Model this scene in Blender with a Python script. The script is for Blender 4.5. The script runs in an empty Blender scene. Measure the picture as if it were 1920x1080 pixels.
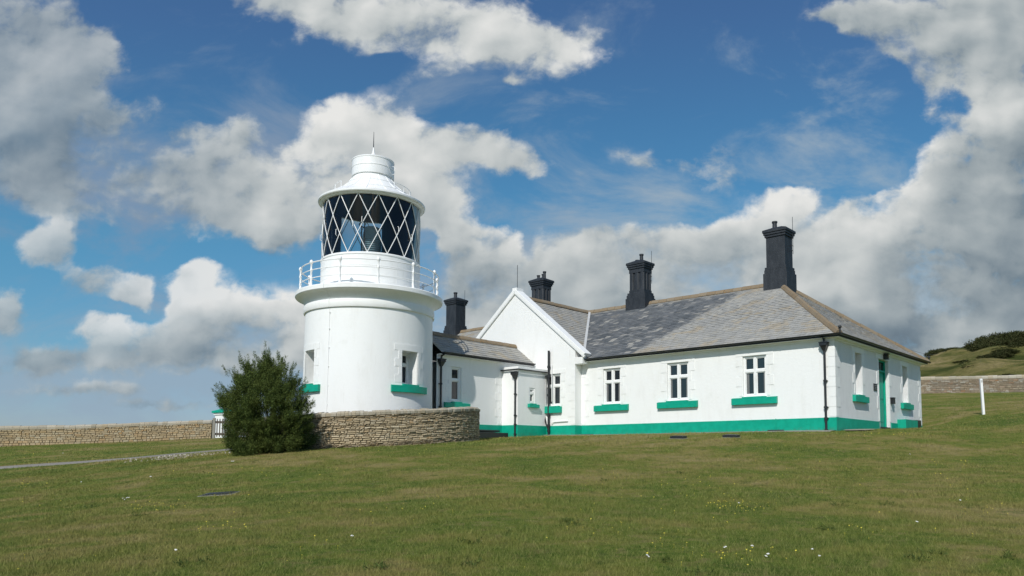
import bpy, math, random
import numpy as np
from mathutils import Vector
R = math.radians; PI = math.pi
random.seed(7); rng = np.random.default_rng(7)
scn = bpy.context.scene; COL = scn.collection
EYE = 1.6                                    # camera height; heights measured from the eye are written z_rel
F, CU, CV = 1445.0, 1075.0, 855.0            # focal length and horizon point in photo pixels

# ---------------------------------------------------------------- camera
cam = bpy.data.objects.new('camera', bpy.data.cameras.new('camera')); COL.objects.link(cam)
PITCH = R(4.3); PV0 = CV - F * math.tan(PITCH)       # a slight upward tilt; PV0 is the row of the optical axis
cam.location = (0, 0, EYE); cam.rotation_euler = (R(90) + PITCH, 0, 0)
cam.data.sensor_width = 36; cam.data.lens = F * math.cos(PITCH) / 1920 * 36
cam.data.shift_x = -(CU - 960) / 1920; cam.data.shift_y = (PV0 - 540) / 1920
def ray(u, v):                                   # (X/Y, Z/Y) of the sight line through photo pixel (u, v)
    f = F * math.cos(PITCH); x, y = (u - CU) / f, (PV0 - v) / f; d = math.cos(PITCH) - y * math.sin(PITCH)
    return x / d, (math.sin(PITCH) + y * math.cos(PITCH)) / d
cam.data.clip_start = .1; cam.data.clip_end = 20000
scn.camera = cam
scn.view_settings.view_transform = 'Standard'; scn.view_settings.look = 'None'
scn.view_settings.exposure = 0; scn.view_settings.gamma = 1

# ---------------------------------------------------------------- sun
SAZ, SEL = R(253), R(41)
sdir = Vector((math.cos(SAZ) * math.cos(SEL), math.sin(SAZ) * math.cos(SEL), math.sin(SEL)))
ld = bpy.data.lights.new('sun', 'SUN'); ld.energy = 3.7; ld.angle = R(.55); ld.color = (1, .965, .9)
sun = bpy.data.objects.new('sun', ld); COL.objects.link(sun)
sun.rotation_euler = sdir.to_track_quat('Z', 'Y').to_euler()

# ---------------------------------------------------------------- node helper
class NT:
    def __init__(s, tree): s.t = tree; s.n = tree.nodes; s.l = tree.links
    def put(s, sock, v):
        if v is None: return
        if isinstance(v, bpy.types.NodeSocket): s.l.new(v, sock)
        else: sock.default_value = v
    def node(s, typ, ins=None, **kw):
        n = s.n.new(typ)
        for k, v in kw.items(): setattr(n, k, v)
        for k, v in (ins or {}).items(): s.put(n.inputs[k], v)
        return n
    def m(s, op, a, b=None, c=None, clamp=False):
        n = s.n.new('ShaderNodeMath'); n.operation = op; n.use_clamp = clamp
        s.put(n.inputs[0], a); s.put(n.inputs[1], b); s.put(n.inputs[2], c); return n.outputs[0]
    def vm(s, op, a, b=None, out=0):
        n = s.n.new('ShaderNodeVectorMath'); n.operation = op
        s.put(n.inputs[0], a); s.put(n.inputs[1], b); return n.outputs[out]
    def noise(s, vec, scale, detail=4, rough=.55, dist=0, out='Fac', lac=2.0):
        n = s.node('ShaderNodeTexNoise', {'Vector': vec, 'Scale': scale, 'Detail': detail, 'Roughness': rough, 'Distortion': dist, 'Lacunarity': lac})
        return n.outputs[out]
    def ramp(s, fac, stops, interp='LINEAR'):
        n = s.n.new('ShaderNodeValToRGB'); s.put(n.inputs[0], fac); cr = n.color_ramp; cr.interpolation = interp
        while len(cr.elements) < len(stops): cr.elements.new(.5)
        for e, (p, c) in zip(cr.elements, stops):
            e.position = p; e.color = (c, c, c, 1) if isinstance(c, (int, float)) else (*c, 1)
        return n.outputs[0]
    def mix(s, f, a, b, bt='MIX'):
        n = s.n.new('ShaderNodeMix'); n.data_type = 'RGBA'; n.blend_type = bt
        s.put(n.inputs[0], f)
        s.put(n.inputs[6], (*a, 1) if isinstance(a, tuple) and len(a) == 3 else a)
        s.put(n.inputs[7], (*b, 1) if isinstance(b, tuple) and len(b) == 3 else b)
        return n.outputs[2]
    def smooth(s, v, a, b, lo=0.0, hi=1.0):
        n = s.n.new('ShaderNodeMapRange'); n.interpolation_type = 'SMOOTHSTEP'
        s.put(n.inputs[0], v); s.put(n.inputs[1], a); s.put(n.inputs[2], b); s.put(n.inputs[3], lo); s.put(n.inputs[4], hi)
        return n.outputs[0]

# ---------------------------------------------------------------- world: Nishita sky with clouds placed by direction
w = bpy.data.worlds.new('World'); scn.world = w; w.use_nodes = True
W = NT(w.node_tree); W.n.clear()
SKY_STRENGTH = .1
sky = W.node('ShaderNodeTexSky', sky_type='NISHITA', sun_disc=False, sun_elevation=SEL, sun_rotation=math.atan2(sdir.x, sdir.y),
             altitude=20, air_density=1.0, dust_density=.6, ozone_density=2.2)
tc = W.node('ShaderNodeTexCoord').outputs['Generated']
sx = W.node('ShaderNodeSeparateXYZ', {0: tc})
ay = W.m('MAXIMUM', W.m('ABSOLUTE', sx.outputs[1]), .02)
px_ = W.m('DIVIDE', sx.outputs[0], ay); pz_ = W.m('DIVIDE', sx.outputs[2], ay)
P = W.node('ShaderNodeCombineXYZ', {0: px_, 1: pz_, 2: 0.0}).outputs[0]
# domain warp
warp = W.vm('SUBTRACT', W.noise(P, 3.2, 4, .55, out='Color'), (.5, .5, .5))
warp2 = W.vm('SUBTRACT', W.noise(P, 14.0, 5, .6, out='Color'), (.5, .5, .5))
sc = W.node('ShaderNodeVectorMath', {0: warp, 3: .055}, operation='SCALE').outputs[0]
sc2 = W.node('ShaderNodeVectorMath', {0: warp2, 3: .04}, operation='SCALE').outputs[0]
PW = W.vm('ADD', W.vm('ADD', P, sc), sc2)
# clouds: photo u, v, radius u, radius v, tilt deg, amount, brightness, vertical gradient
CL = [
 (40, 60, 150, 110, 0, 1.1, .30, .10), (110, 150, 110, 90, 0, 1.0, .36, .10), (40, 250, 120, 110, 0, .95, .26, .05), (190, 100, 70, 70, 0, 1.1, .42, .1),
 (60, 340, 160, 60, 0, .6, .27, .05), (215, 220, 60, 60, 0, .7, .35, .05),
 (520, -10, 150, 50, 0, .9, .50, .1), (700, 20, 200, 62, 5, 1.2, .55, .16), (800, 95, 110, 55, 0, .8, .50, .1), (900, 50, 110, 60, 0, 1.0, .52, .1),
 (1040, 80, 105, 60, -12, 1.0, .60, .12), (950, 145, 40, 22, 0, .7, .45, .1), (1110, 60, 40, 40, 0, .5, .6, .1),
 (330, 240, 100, 55, 0, .7, .33, .05), (250, 330, 170, 60, 0, .65, .30, .05), (360, 330, 80, 60, 0, .7, .33, .08), (150, 400, 230, 40, 0, .5, .30, .05),
 (420, 400, 150, 40, 0, .55, .34, .05), (450, 255, 60, 45, 20, .8, .42, .1),
 (625, 235, 55, 55, -10, 1.1, .68, .15), (590, 300, 110, 60, 12, 1.1, .66, .12), (720, 260, 90, 70, 0, 1.1, .66, .14), (760, 350, 110, 80, 0, 1.1, .55, .18),
 (650, 360, 150, 60, 0, 1.1, .58, .12), (500, 365, 100, 60, 0, 1.3, .48, .12), (520, 430, 75, 42, 0, 1.0, .50, .25), (810, 410, 60, 45, 0, .8, .44, .1), (590, 420, 80, 40, 0, .8, .46, .15),
 (880, 265, 75, 45, 10, 1.1, .52, .1), (965, 295, 85, 42, -10, 1.1, .50, .1), (1000, 345, 30, 35, 0, .7, .45, .1),
 (905, 470, 85, 52, 0, 2.0, .54, .30), (1090, 330, 60, 30, 0, .25, .4, .1), (1300, 300, 90, 42, 0, .6, .40, .05), (1200, 290, 60, 30, 0, .28, .40, .05), (1360, 350, 90, 30, 0, .25, .4, 0),
 (90, 460, 55, 45, 0, 1.1, .47, .15), (185, 528, 110, 46, -10, 1.4, .50, .3), (262, 542, 40, 36, 0, 1.1, .50, .2), (15, 570, 65, 45, 0, 1.2, .46, .2),
 (375, 510, 42, 52, 0, 1.6, .74, .15), (385, 570, 85, 42, 0, 1.3, .66, .2), (195, 620, 62, 38, 0, 1.4, .62, .3), (340, 635, 80, 32, 0, 1.2, .52, .2),
 (460, 605, 110, 50, 0, 1.5, .58, .3), (540, 600, 60, 50, 0, 1.4, .62, .3), (530, 668, 150, 32, 0, .9, .42, .1), (330, 668, 220, 30, 0, .6, .32, .06), (120, 680, 140, 26, 0, .9, .27, .05),
 (165, 735, 120, 18, 0, .85, .37, .1), (430, 705, 120, 26, 0, .9, .38, .1), (300, 765, 110, 14, 0, .8, .34, .05), (430, 760, 80, 18, 0, .6, .36, .05),
 (1090, 450, 100, 35, 0, .55, .48, .05), (1000, 510, 110, 45, 0, .75, .46, .1), (860, 550, 70, 45, 0, .8, .36, .1), (1200, 455, 130, 45, 0, .8, .50, .08), (1340, 445, 100, 45, 0, 1.0, .52, .1),
 (1120, 520, 150, 50, 0, .8, .44, .02), (1300, 530, 180, 60, 0, 1.1, .44, 0), (1000, 600, 300, 60, 0, 1.0, .36, 0), (1486, 380, 44, 30, 0, 1.9, .80, .15), (1590, 430, 80, 50, 10, 1.4, .66, .25), (1440, 440, 60, 40, 0, 1.1, .66, .1),
 (1680, 390, 70, 60, 25, 1.4, .60, .3), (1770, 300, 60, 60, 40, 1.3, .50, .3), (1870, 220, 60, 60, 35, 1.3, .48, .25), (1560, 510, 150, 80, 0, 1.4, .50, .05), (1720, 470, 150, 80, 0, 1.6, .40, .05),
 (1880, 370, 110, 130, 0, 1.7, .27, .05), (1860, 550, 170, 80, 0, 1.7, .16, .02), (1690, 610, 200, 50, 0, 1.5, .26, .03), (1850, 640, 160, 30, 0, 1.2, .30, -.1), (1180, 610, 260, 40, 0, 1.0, .38, 0), (1960, 480, 120, 160, 0, 1.5, .20, .03), (1650, 540, 80, 50, 0, .8, .36, 0),
 (1570, 35, 60, 32, -15, 1.4, .48, .1), (1665, 55, 80, 60, -30, 1.6, .46, .1), (1790, 80, 110, 70, -20, 1.4, .42, .08), (1900, 40, 130, 90, 0, 1.5, .38, .08), (1850, 140, 80, 45, -20, 1.2, .50, .05), (1740, 150, 60, 40, -40, .95, .40, .05), (1760, 215, 50, 20, -10, .45, .36, 0), (1660, 205, 25, 35, 0, .45, .34, .05),
 # negative amounts open gaps between neighbouring clouds
 (965, 392, 75, 26, 15, -1.3, .5, 0), (300, 472, 170, 22, 0, -1.0, .5, 0), (302, 560, 26, 40, 10, -1.0, .5, 0), (225, 580, 60, 12, -10, -1.2, .5, 0), (640, 140, 160, 22, 12, -1.2, .5, 0), (200, 180, 45, 60, 30, -.5, .4, 0), (420, 195, 110, 28, 15, -.9, .4, 0),
 (800, 450, 22, 40, 0, -.9, .4, 0), (985, 455, 16, 30, 0, -.9, .5, 0), (80, 510, 40, 20, 0, -.8, .4, 0), (1180, 385, 200, 26, -8, -1.0, .4, 0), (60, 420, 120, 22, 0, -.5, .3, 0), (890, 190, 90, 28, 10, -.8, .4, 0), (1650, 320, 60, 40, 35, -1.0, .4, 0),
]
acc = None; PWi = PW
for i_, (u, v, ru, rv, tilt, amt, br, gr) in enumerate(CL):
    if i_ % 8 == 7:      # make the next few clouds wait for the sum so far, so that the shader's stack stays small
        PWi = W.node('ShaderNodeVectorMath', {0: acc, 1: (1e-7, 1e-7, 1e-7), 2: PW}, operation='MULTIPLY_ADD').outputs[0]
    mp = W.node('ShaderNodeMapping', {'Vector': PWi, 'Location': (*ray(u, v), 0), 'Rotation': (0, 0, R(tilt)),
                'Scale': (ru / F, rv / F, 1)}, vector_type='TEXTURE').outputs[0]
    e = W.m('EXPONENT', W.m('MULTIPLY', W.vm('DOT_PRODUCT', mp, mp, out=1), -1.2))
    q = W.node('ShaderNodeVectorMath', {0: mp, 1: (0, amt * gr, 0), 2: (amt, amt * br, 0)}, operation='MULTIPLY_ADD').outputs[0]
    acc = W.node('ShaderNodeVectorMath', {0: q, 1: e, 2: (0, 0, 0) if acc is None else acc}, operation='MULTIPLY_ADD').outputs[0]
DS = W.node('ShaderNodeSeparateXYZ', {0: acc}); D = DS.outputs[0]; S = DS.outputs[1]
shade = W.m('DIVIDE', S, W.m('MAXIMUM', D, .02))
Pn = W.vm('ADD', W.vm('MULTIPLY', P, (1, 1.2, 1)), W.node('ShaderNodeVectorMath', {0: warp2, 3: .02}, operation='SCALE').outputs[0])
LX, LY = -.022, .034                             # towards the light, for the shading of the billows
n1 = W.noise(Pn, 6.0, 9, .60, .1)
n2 = W.noise(W.vm('ADD', Pn, (LX, LY, 0)), 6.0, 3, .5, .15)
n1s = W.noise(Pn, 6.0, 3, .5, .15)
nb = W.noise(W.vm('ADD', Pn, (3.1, 1.7, 0)), 21.0, 6, .55, .2)
nb2 = W.noise(W.vm('ADD', Pn, (3.1 + LX * .25, 1.7 + LY * .25, 0)), 21.0, 6, .55, .2)
dens = W.m('ADD', W.m('MINIMUM', W.m('POWER', W.m('MAXIMUM', D, 0.0), 1.15), 1.12), W.m('ADD', W.m('MULTIPLY', W.m('SUBTRACT', n1, .5), 4.4), W.m('MULTIPLY', W.m('SUBTRACT', nb, .5), .9)))
alpha = W.m('MULTIPLY', W.smooth(dens, .24, 1.0), W.smooth(D, .04, .35))
edge = W.smooth(dens, 1.25, .55, .25, 1.0)
relief = W.m('ADD', W.m('MULTIPLY', W.m('SUBTRACT', n1s, n2), 1.25), W.m('MULTIPLY', W.m('MULTIPLY', W.m('SUBTRACT', nb, nb2), edge), .9))
br = W.m('MULTIPLY_ADD', shade, .90, W.m('MULTIPLY_ADD', relief, .85, .105))
br = W.m('ADD', br, W.m('MULTIPLY', W.m('SUBTRACT', n1, .5), .10))
cc = W.ramp(br, [(0, (.11, .155, .20)), (.2, (.18, .235, .28)), (.4, (.34, .39, .415)), (.62, (.56, .59, .59)), (.85, (.80, .80, .78))])
cloud = W.vm('SCALE', cc); cloud.node.inputs[3].default_value = 1 / SKY_STRENGTH
elev = W.m('MAXIMUM', pz_, 0.0)
# a thin veil of high cloud, broad and low in contrast
VL = [(250, 330, 300, 90, .62), (100, 240, 170, 130, .5), (420, 380, 260, 60, .5), (300, 690, 480, 60, .75), (120, 740, 260, 60, .5), (550, 640, 250, 60, .6), (1250, 480, 380, 90, .85), (1000, 560, 300, 90, .8), (1500, 580, 400, 100, .9), (1300, 330, 150, 50, .30), (1750, 200, 130, 70, .35), (700, 300, 260, 140, .4)]
vac = None; PV = W.node('ShaderNodeVectorMath', {0: W.vm('ADD', P, sc2), 1: (1, 1, 0), 2: W.node('ShaderNodeVectorMath', {0: acc, 1: (1e-7, 1e-7, 1e-7), 2: (0, 0, 0)}, operation='MULTIPLY_ADD').outputs[0]}, operation='MULTIPLY_ADD').outputs[0]
for (u, v, ru, rv, amt) in VL:
    mp = W.node('ShaderNodeMapping', {'Vector': PV, 'Location': (*ray(u, v), 0), 'Scale': (ru / F, rv / F, 1)}, vector_type='TEXTURE').outputs[0]
    e = W.m('EXPONENT', W.m('MULTIPLY', W.vm('DOT_PRODUCT', mp, mp, out=1), -.9)); vac = W.m('MULTIPLY', e, amt) if vac is None else W.m('MULTIPLY_ADD', e, amt, vac)
vn = W.noise(W.vm('MULTIPLY', P, (1, 1.9, 1)), 4.2, 8, .62, .5)
veil = W.m('MULTIPLY', W.smooth(W.m('ADD', W.m('MINIMUM', vac, 1.0), W.m('MULTIPLY', W.m('SUBTRACT', vn, .5), 3.0)), .0, .95), .85)
vcol = W.mix(W.smooth(px_, -.45, .3), W.mix(W.smooth(pz_, .12, .30), (.30, .40, .50), (.22, .30, .42)), (.40, .47, .52))
vcl = W.vm('SCALE', vcol); vcl.node.inputs[3].default_value = 1 / SKY_STRENGTH
tint = W.ramp(elev, [(0, (.66, .72, .98)), (.07, (.58, .72, .92)), (.15, (.48, .78, .90)), (.3, (.45, .90, .98)), (.45, (.46, .86, 1.0)), (.6, (.53, .80, 1.0))])
blue = W.mix(1.0, sky.outputs[0], tint, 'MULTIPLY')
alpha = W.m('MULTIPLY', alpha, W.smooth(px_, -.62, -.33, .80, 1.0))
final = W.mix(alpha, W.mix(veil, blue, vcl), cloud)
bg = W.node('ShaderNodeBackground', {'Color': final, 'Strength': SKY_STRENGTH})
wo = W.node('ShaderNodeOutputWorld', {'Surface': bg.outputs[0]})
w.cycles.sampling_method = 'MANUAL'; w.cycles.sample_map_resolution = 512

# ---------------------------------------------------------------- materials
def material(name):
    m = bpy.data.materials.new(name); m.use_nodes = True; t = NT(m.node_tree); t.n.clear()
    out = t.node('ShaderNodeOutputMaterial'); b = t.node('ShaderNodeBsdfPrincipled')
    t.l.new(b.outputs[0], out.inputs[0]); t.b = b; t.out = out; return m, t
def setb(t, col=None, rough=None, metal=None, spec=None, height=None, bump=.3, dist=.02):
    if col is not None: t.put(t.b.inputs['Base Color'], (*col, 1) if isinstance(col, tuple) and len(col) == 3 else col)
    if rough is not None: t.put(t.b.inputs['Roughness'], rough)
    if metal is not None: t.put(t.b.inputs['Metallic'], metal)
    if spec is not None: t.put(t.b.inputs['Specular IOR Level'], spec)
    if height is not None:
        bn = t.node('ShaderNodeBump', {'Height': height, 'Strength': bump, 'Distance': dist}); t.l.new(bn.outputs[0], t.b.inputs['Normal'])
M = {}
def oc(t): return t.node('ShaderNodeTexCoord').outputs['Object']
def gpos(t): return t.node('ShaderNodeNewGeometry').outputs['Position']
def isl(t): return t.node('ShaderNodeNewGeometry').outputs['Random Per Island']

m, t = material('painted_render'); c = oc(t)
st = t.noise(t.vm('MULTIPLY', c, (1, 1, .3)), 2.2, 6, .65)
col = t.mix(t.smooth(st, .45, .8), (.86, .865, .85), (.80, .80, .775))
run = t.noise(t.vm('MULTIPLY', c, (5, 5, .35)), 2.0, 6, .7)
col = t.mix(t.smooth(run, .60, .74, 0, .35), col, (.60, .59, .53))
col = t.mix(t.smooth(t.noise(c, 1.1, 5, .7), .58, .72, 0, .25), col, (.70, .71, .66))
h = t.m('ADD', t.noise(c, 9, 5, .6), t.m('MULTIPLY', t.noise(c, 45, 3, .6), .5))
setb(t, col, .62, spec=.25, height=h, bump=.22, dist=.03); M['wall'] = m
m, t = material('rough_render'); c = oc(t)
st = t.noise(t.vm('MULTIPLY', c, (1, 1, .5)), 3, 6, .65)
col = t.mix(t.smooth(st, .45, .75), (.82, .825, .82), (.76, .765, .76))
h = t.m('ADD', t.noise(c, 22, 5, .7), t.m('MULTIPLY', t.noise(c, 70, 3, .6), .7))
setb(t, col, .7, spec=.2, height=h, bump=.8, dist=.03); M['rough'] = m
m, t = material('white_gloss'); c = oc(t)
st = t.noise(t.vm('MULTIPLY', c, (1, 1, .25)), 4, 5, .6)
setb(t, t.mix(t.smooth(st, .5, .8), (.86, .865, .855), (.76, .75, .71)), .38, spec=.4, height=t.noise(c, 5, 3), bump=.15); M['white'] = m
m, t = material('green_paint'); c = oc(t)
st = t.noise(c, 3.5, 6, .6); zc_ = t.node('ShaderNodeSeparateXYZ', {0: c}).outputs[2]
gcol = t.mix(t.smooth(st, .35, .65), (.001, .32, .21), (.003, .37, .245))
splash = t.m('MULTIPLY', t.smooth(t.m('ADD', zc_, t.m('MULTIPLY', t.noise(c, 5, 6, .7), .35)), .36, .10), .55)
gcol = t.mix(t.m('MULTIPLY', splash, t.smooth(t.noise(c, 12, 5, .7), .4, .6)), gcol, (.12, .13, .08))
setb(t, gcol, .45, spec=.35, height=t.noise(c, 14, 5, .65), bump=.35); M['green'] = m
m, t = material('black_paint'); c = oc(t)
setb(t, t.mix(t.noise(c, 6), (.012, .013, .015), (.03, .032, .035)), .38); M['black'] = m
m, t = material('chimney_paint'); c = oc(t)
st = t.noise(t.vm('MULTIPLY', c, (1, 1, .35)), 5, 6, .65)
setb(t, t.mix(t.smooth(st, .35, .75), (.015, .019, .024), (.034, .039, .046)), .6, height=t.noise(c, 18, 4), bump=.5); M['chimney'] = m
m, t = material('window_glass')
setb(t, (.02, .026, .032), .04, spec=.6, height=t.noise(oc(t), 2.5, 1), bump=.05); M['pane'] = m
m, t = material('curtain_cloth'); setb(t, t.mix(t.noise(t.vm('MULTIPLY', oc(t), (14, 14, .5)), 1.5, 2), (.10, .105, .11), (.34, .34, .33)), .6); M['curtain'] = m
m, t = material('lead_flashing'); setb(t, t.mix(t.noise(oc(t), 5), (.42, .43, .43), (.62, .62, .60)), .5); M['lead'] = m
m, t = material('ridge_tile'); c = oc(t); r_ = isl(t)
a = t.mix(t.noise(c, 6, 5, .7), (.17, .125, .075), (.25, .19, .12)); a = t.mix(t.m('MULTIPLY', r_, .5), a, (.27, .23, .17))
setb(t, t.mix(t.smooth(t.noise(c, 11, 4, .7), .56, .68), a, (.34, .19, .06)), .85, height=t.noise(c, 25, 4), bump=.6); M['ridge'] = m
def slate_mat(name, darkzone):
    m, t = material(name); c = oc(t); r_ = isl(t); sp = t.node('ShaderNodeSeparateXYZ', {0: c})
    base = t.ramp(r_, [(0, (.32, .315, .295)), (.3, (.36, .352, .325)), (.55, (.34, .335, .315)), (.8, (.40, .385, .345)), (1, (.34, .325, .285))])
    lich = t.smooth(t.m('ADD', t.noise(t.vm('ADD', c, (5, 2, 0)), .85, 5, .7), t.m('MULTIPLY', r_, .10)), .57, .67)
    base = t.mix(t.m('MULTIPLY', lich, .4), base, (.40, .30, .16))
    base = t.mix(t.smooth(t.noise(t.vm('MULTIPLY', c, (1.4, 1.1, 1)), 2.4, 5, .7), .40, .70), base, t.mix(.45, base, (.19, .19, .18)))
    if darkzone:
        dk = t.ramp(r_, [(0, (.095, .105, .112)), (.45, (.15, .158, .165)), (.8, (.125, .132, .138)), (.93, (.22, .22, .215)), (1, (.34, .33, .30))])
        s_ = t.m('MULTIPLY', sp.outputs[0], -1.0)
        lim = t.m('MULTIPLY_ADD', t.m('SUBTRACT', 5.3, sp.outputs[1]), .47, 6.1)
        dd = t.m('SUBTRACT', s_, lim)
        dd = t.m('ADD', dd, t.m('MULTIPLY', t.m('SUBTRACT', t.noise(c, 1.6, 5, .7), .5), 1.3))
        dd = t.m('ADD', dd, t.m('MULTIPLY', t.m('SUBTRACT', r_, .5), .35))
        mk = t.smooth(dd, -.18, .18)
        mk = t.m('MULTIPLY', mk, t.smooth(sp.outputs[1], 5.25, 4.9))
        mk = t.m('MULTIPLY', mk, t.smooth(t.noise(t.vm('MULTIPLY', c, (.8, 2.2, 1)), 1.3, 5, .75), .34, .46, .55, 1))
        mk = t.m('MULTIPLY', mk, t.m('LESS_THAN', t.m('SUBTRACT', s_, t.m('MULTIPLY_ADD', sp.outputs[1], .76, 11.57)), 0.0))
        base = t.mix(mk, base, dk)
    setb(t, base, t.smooth(r_, 0, 1, .65, .85), spec=.15, height=t.noise(c, 30, 4, .7), bump=.4); return m
M['slate'] = slate_mat('slate', True); M['slate_plain'] = slate_mat('grey_slate', False)
def stone_mat(name, pal, lichen=None):
    m, t = material(name); c = oc(t); r_ = isl(t)
    base = t.ramp(r_, [(i / (len(pal) - 1), p) for i, p in enumerate(pal)])
    big = t.noise(c, .8, 4, .6)
    base = t.mix(t.smooth(big, .4, .65, 0, .5), base, t.mix(.5, base, lichen or (.3, .28, .24)))
    fine = t.noise(c, 22, 6, .7)
    base = t.mix(t.smooth(fine, .3, .6, .4, 0), base, (.12, .10, .07))
    setb(t, base, .92, spec=.1, height=fine, bump=.7, dist=.02); return m
M['stone_brown'] = stone_mat('brown_stone', [(.12, .095, .065), (.20, .16, .11), (.26, .205, .14), (.17, .14, .10), (.30, .25, .18), (.24, .16, .09)], (.22, .19, .15))
M['stone_buff'] = stone_mat('buff_stone', [(.34, .27, .17), (.52, .42, .27), (.60, .49, .33), (.44, .35, .22), (.64, .55, .40), (.54, .39, .22)], (.30, .27, .20))
M['stone_orange'] = stone_mat('orange_stone', [(.36, .28, .17), (.44, .34, .21), (.48, .39, .25), (.42, .30, .16), (.48, .42, .30), (.48, .32, .16)], (.22, .19, .12))
M['stone_grey'] = stone_mat('grey_stone', [(.21, .17, .12), (.29, .23, .16), (.34, .28, .20), (.25, .19, .13), (.42, .39, .33), (.30, .18, .10)], (.2, .19, .17))
M['coping'] = stone_mat('coping_stone', [(.34, .31, .24), (.44, .38, .28), (.50, .46, .38), (.42, .34, .22)], (.36, .35, .32))
M['mortar'] = stone_mat('wall_core', [(.17, .14, .095), (.22, .18, .125)])
m, t = material('rubble'); setb(t, t.ramp(isl(t), [(0, (.18, .15, .10)), (.6, (.30, .26, .19)), (1, (.52, .50, .44))]), .9); M['rubble'] = m
m, t = material('asphalt'); c = gpos(t)
setb(t, t.mix(t.noise(c, 1.2, 6, .7), (.19, .175, .15), (.29, .265, .225)), .95, height=t.noise(c, 60, 4), bump=.5); M['asphalt'] = m
m, t = material('concrete'); c = gpos(t)
setb(t, t.mix(t.noise(c, 2.5, 6, .7), (.20, .19, .16), (.34, .32, .28)), .92, height=t.noise(c, 40, 4), bump=.5); M['concrete'] = m
def grass_color(t, c):
    flat = t.vm('MULTIPLY', c, (1, 1, 0))
    wv = t.vm('MULTIPLY', c, (.75, .85, 0))
    a = t.noise(wv, .33, 5, .62, .4); b = t.noise(wv, 1.3, 5, .65, .3); d = t.noise(flat, 9, 5, .7); e = t.noise(t.vm('ADD', wv, (9, 4, 0)), .12, 3, .6)
    v = t.m('ADD', t.m('MULTIPLY', a, .5), t.m('ADD', t.m('MULTIPLY', b, .35), t.m('MULTIPLY', e, .3)))
    base = t.ramp(v, [(.46, (.070, .135, .018)), (.53, (.125, .185, .027)), (.575, (.19, .205, .042)), (.615, (.28, .24, .08)), (.68, (.37, .29, .135))])
    cv = t.noise(t.vm('ADD', flat, (31, 17, 0)), 2.6, 6, .72, .6)
    base = t.mix(t.smooth(cv, .53, .62, 0, .6), base, (.28, .225, .10))
    base = t.mix(t.smooth(cv, .46, .38, 0, .65), base, (.045, .095, .016))
    base = t.mix(t.smooth(d, .35, .75, 0, .55), base, (.27, .26, .085))
    base = t.mix(t.smooth(d, .45, .25, 0, .5), base, (.045, .085, .012))
    return base
m, t = material('lawn'); c = gpos(t)
setb(t, t.mix(1, grass_color(t, c), (.80, .80, .80), 'MULTIPLY'), .95, spec=.05, height=t.m('ADD', t.noise(c, 30, 5, .7), t.m('MULTIPLY', t.noise(c, 3, 3), 2.0)), bump=.8, dist=.05); M['lawn'] = m
m, t = material('grass_blade'); c = gpos(t)
g = t.mix(t.smooth(isl(t), .0, 1, 0, .6), grass_color(t, c), (.34, .33, .11))
setb(t, g, .75, spec=.15)
tr = t.node('ShaderNodeBsdfTranslucent', {'Color': g}); ms = t.node('ShaderNodeMixShader', {0: .3, 1: t.b.outputs[0], 2: tr.outputs[0]}); t.l.new(ms.outputs[0], t.out.inputs[0]); M['blade'] = m
m, t = material('hill_grass'); c = gpos(t)
v = t.noise(t.vm('MULTIPLY', c, (.6, .6, 2)), .11, 7, .68, .5)
base = t.ramp(v, [(.40, (.06, .075, .018)), (.46, (.13, .13, .038)), (.53, (.21, .18, .065)), (.63, (.32, .25, .12))])
base = t.mix(t.smooth(t.noise(c, 1.6, 5, .7), .4, .7, 0, .5), base, (.05, .06, .018))
setb(t, base, .95, spec=.05, height=t.noise(c, 1.2, 6, .7), bump=1, dist=.6); M['hill'] = m
m, t = material('foliage'); r_ = isl(t); c = oc(t)
cl_ = t.noise(c, 1.9, 3, .6)
g = t.ramp(r_, [(0, (.028, .050, .012)), (.5, (.074, .112, .026)), (1, (.145, .19, .045))]); g = t.mix(t.smooth(cl_, .4, .65, 0, .6), g, (.115, .14, .032))
setb(t, g, .7, spec=.2)
tr = t.node('ShaderNodeBsdfTranslucent', {'Color': g}); ms = t.node('ShaderNodeMixShader', {0: .22, 1: t.b.outputs[0], 2: tr.outputs[0]}); t.l.new(ms.outputs[0], t.out.inputs[0]); M['leaf'] = m
m, t = material('scrub_foliage'); g = t.ramp(isl(t), [(0, (.022, .033, .010)), (.6, (.055, .064, .021)), (1, (.11, .10, .045))]); setb(t, g, .8, spec=.1); M['scrub'] = m
m, t = material('bark'); setb(t, t.mix(t.noise(oc(t), 9), (.05, .038, .025), (.11, .085, .06)), .9); M['bark'] = m
m, t = material('weathered_wood'); setb(t, t.mix(t.noise(t.vm('MULTIPLY', oc(t), (8, 8, 1)), 4, 4), (.07, .06, .05), (.16, .13, .105)), .85); M['wood'] = m
m, t = material('sea_water'); setb(t, (.03, .09, .13), .2, height=t.noise(gpos(t), .3, 5), bump=.3); M['sea'] = m
for n_, c_ in (('yellow_petal', (.62, .52, .06)), ('white_petal', (.75, .74, .68))):
    m, t = material(n_); setb(t, c_, .7); M[n_] = m
m, t = material('dark_interior'); setb(t, (.028, .034, .042), .8); M['dark'] = m
m, t = material('clear_glass'); t.n.remove(t.b)
fr = t.node('ShaderNodeFresnel', {'IOR': 1.5}); tb = t.node('ShaderNodeBsdfTransparent', {'Color': (.80, .86, .87, 1)}); gl = t.node('ShaderNodeBsdfGlossy', {'Roughness': .02})
ms = t.node('ShaderNodeMixShader', {0: fr.outputs[0], 1: tb.outputs[0], 2: gl.outputs[0]}); t.l.new(ms.outputs[0], t.out.inputs[0]); M['glass'] = m
m, t = material('lens_glass'); sp = t.node('ShaderNodeSeparateXYZ', {0: oc(t)})
setb(t, (.30, .42, .46), .12, spec=.8); M['lens'] = m
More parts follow.
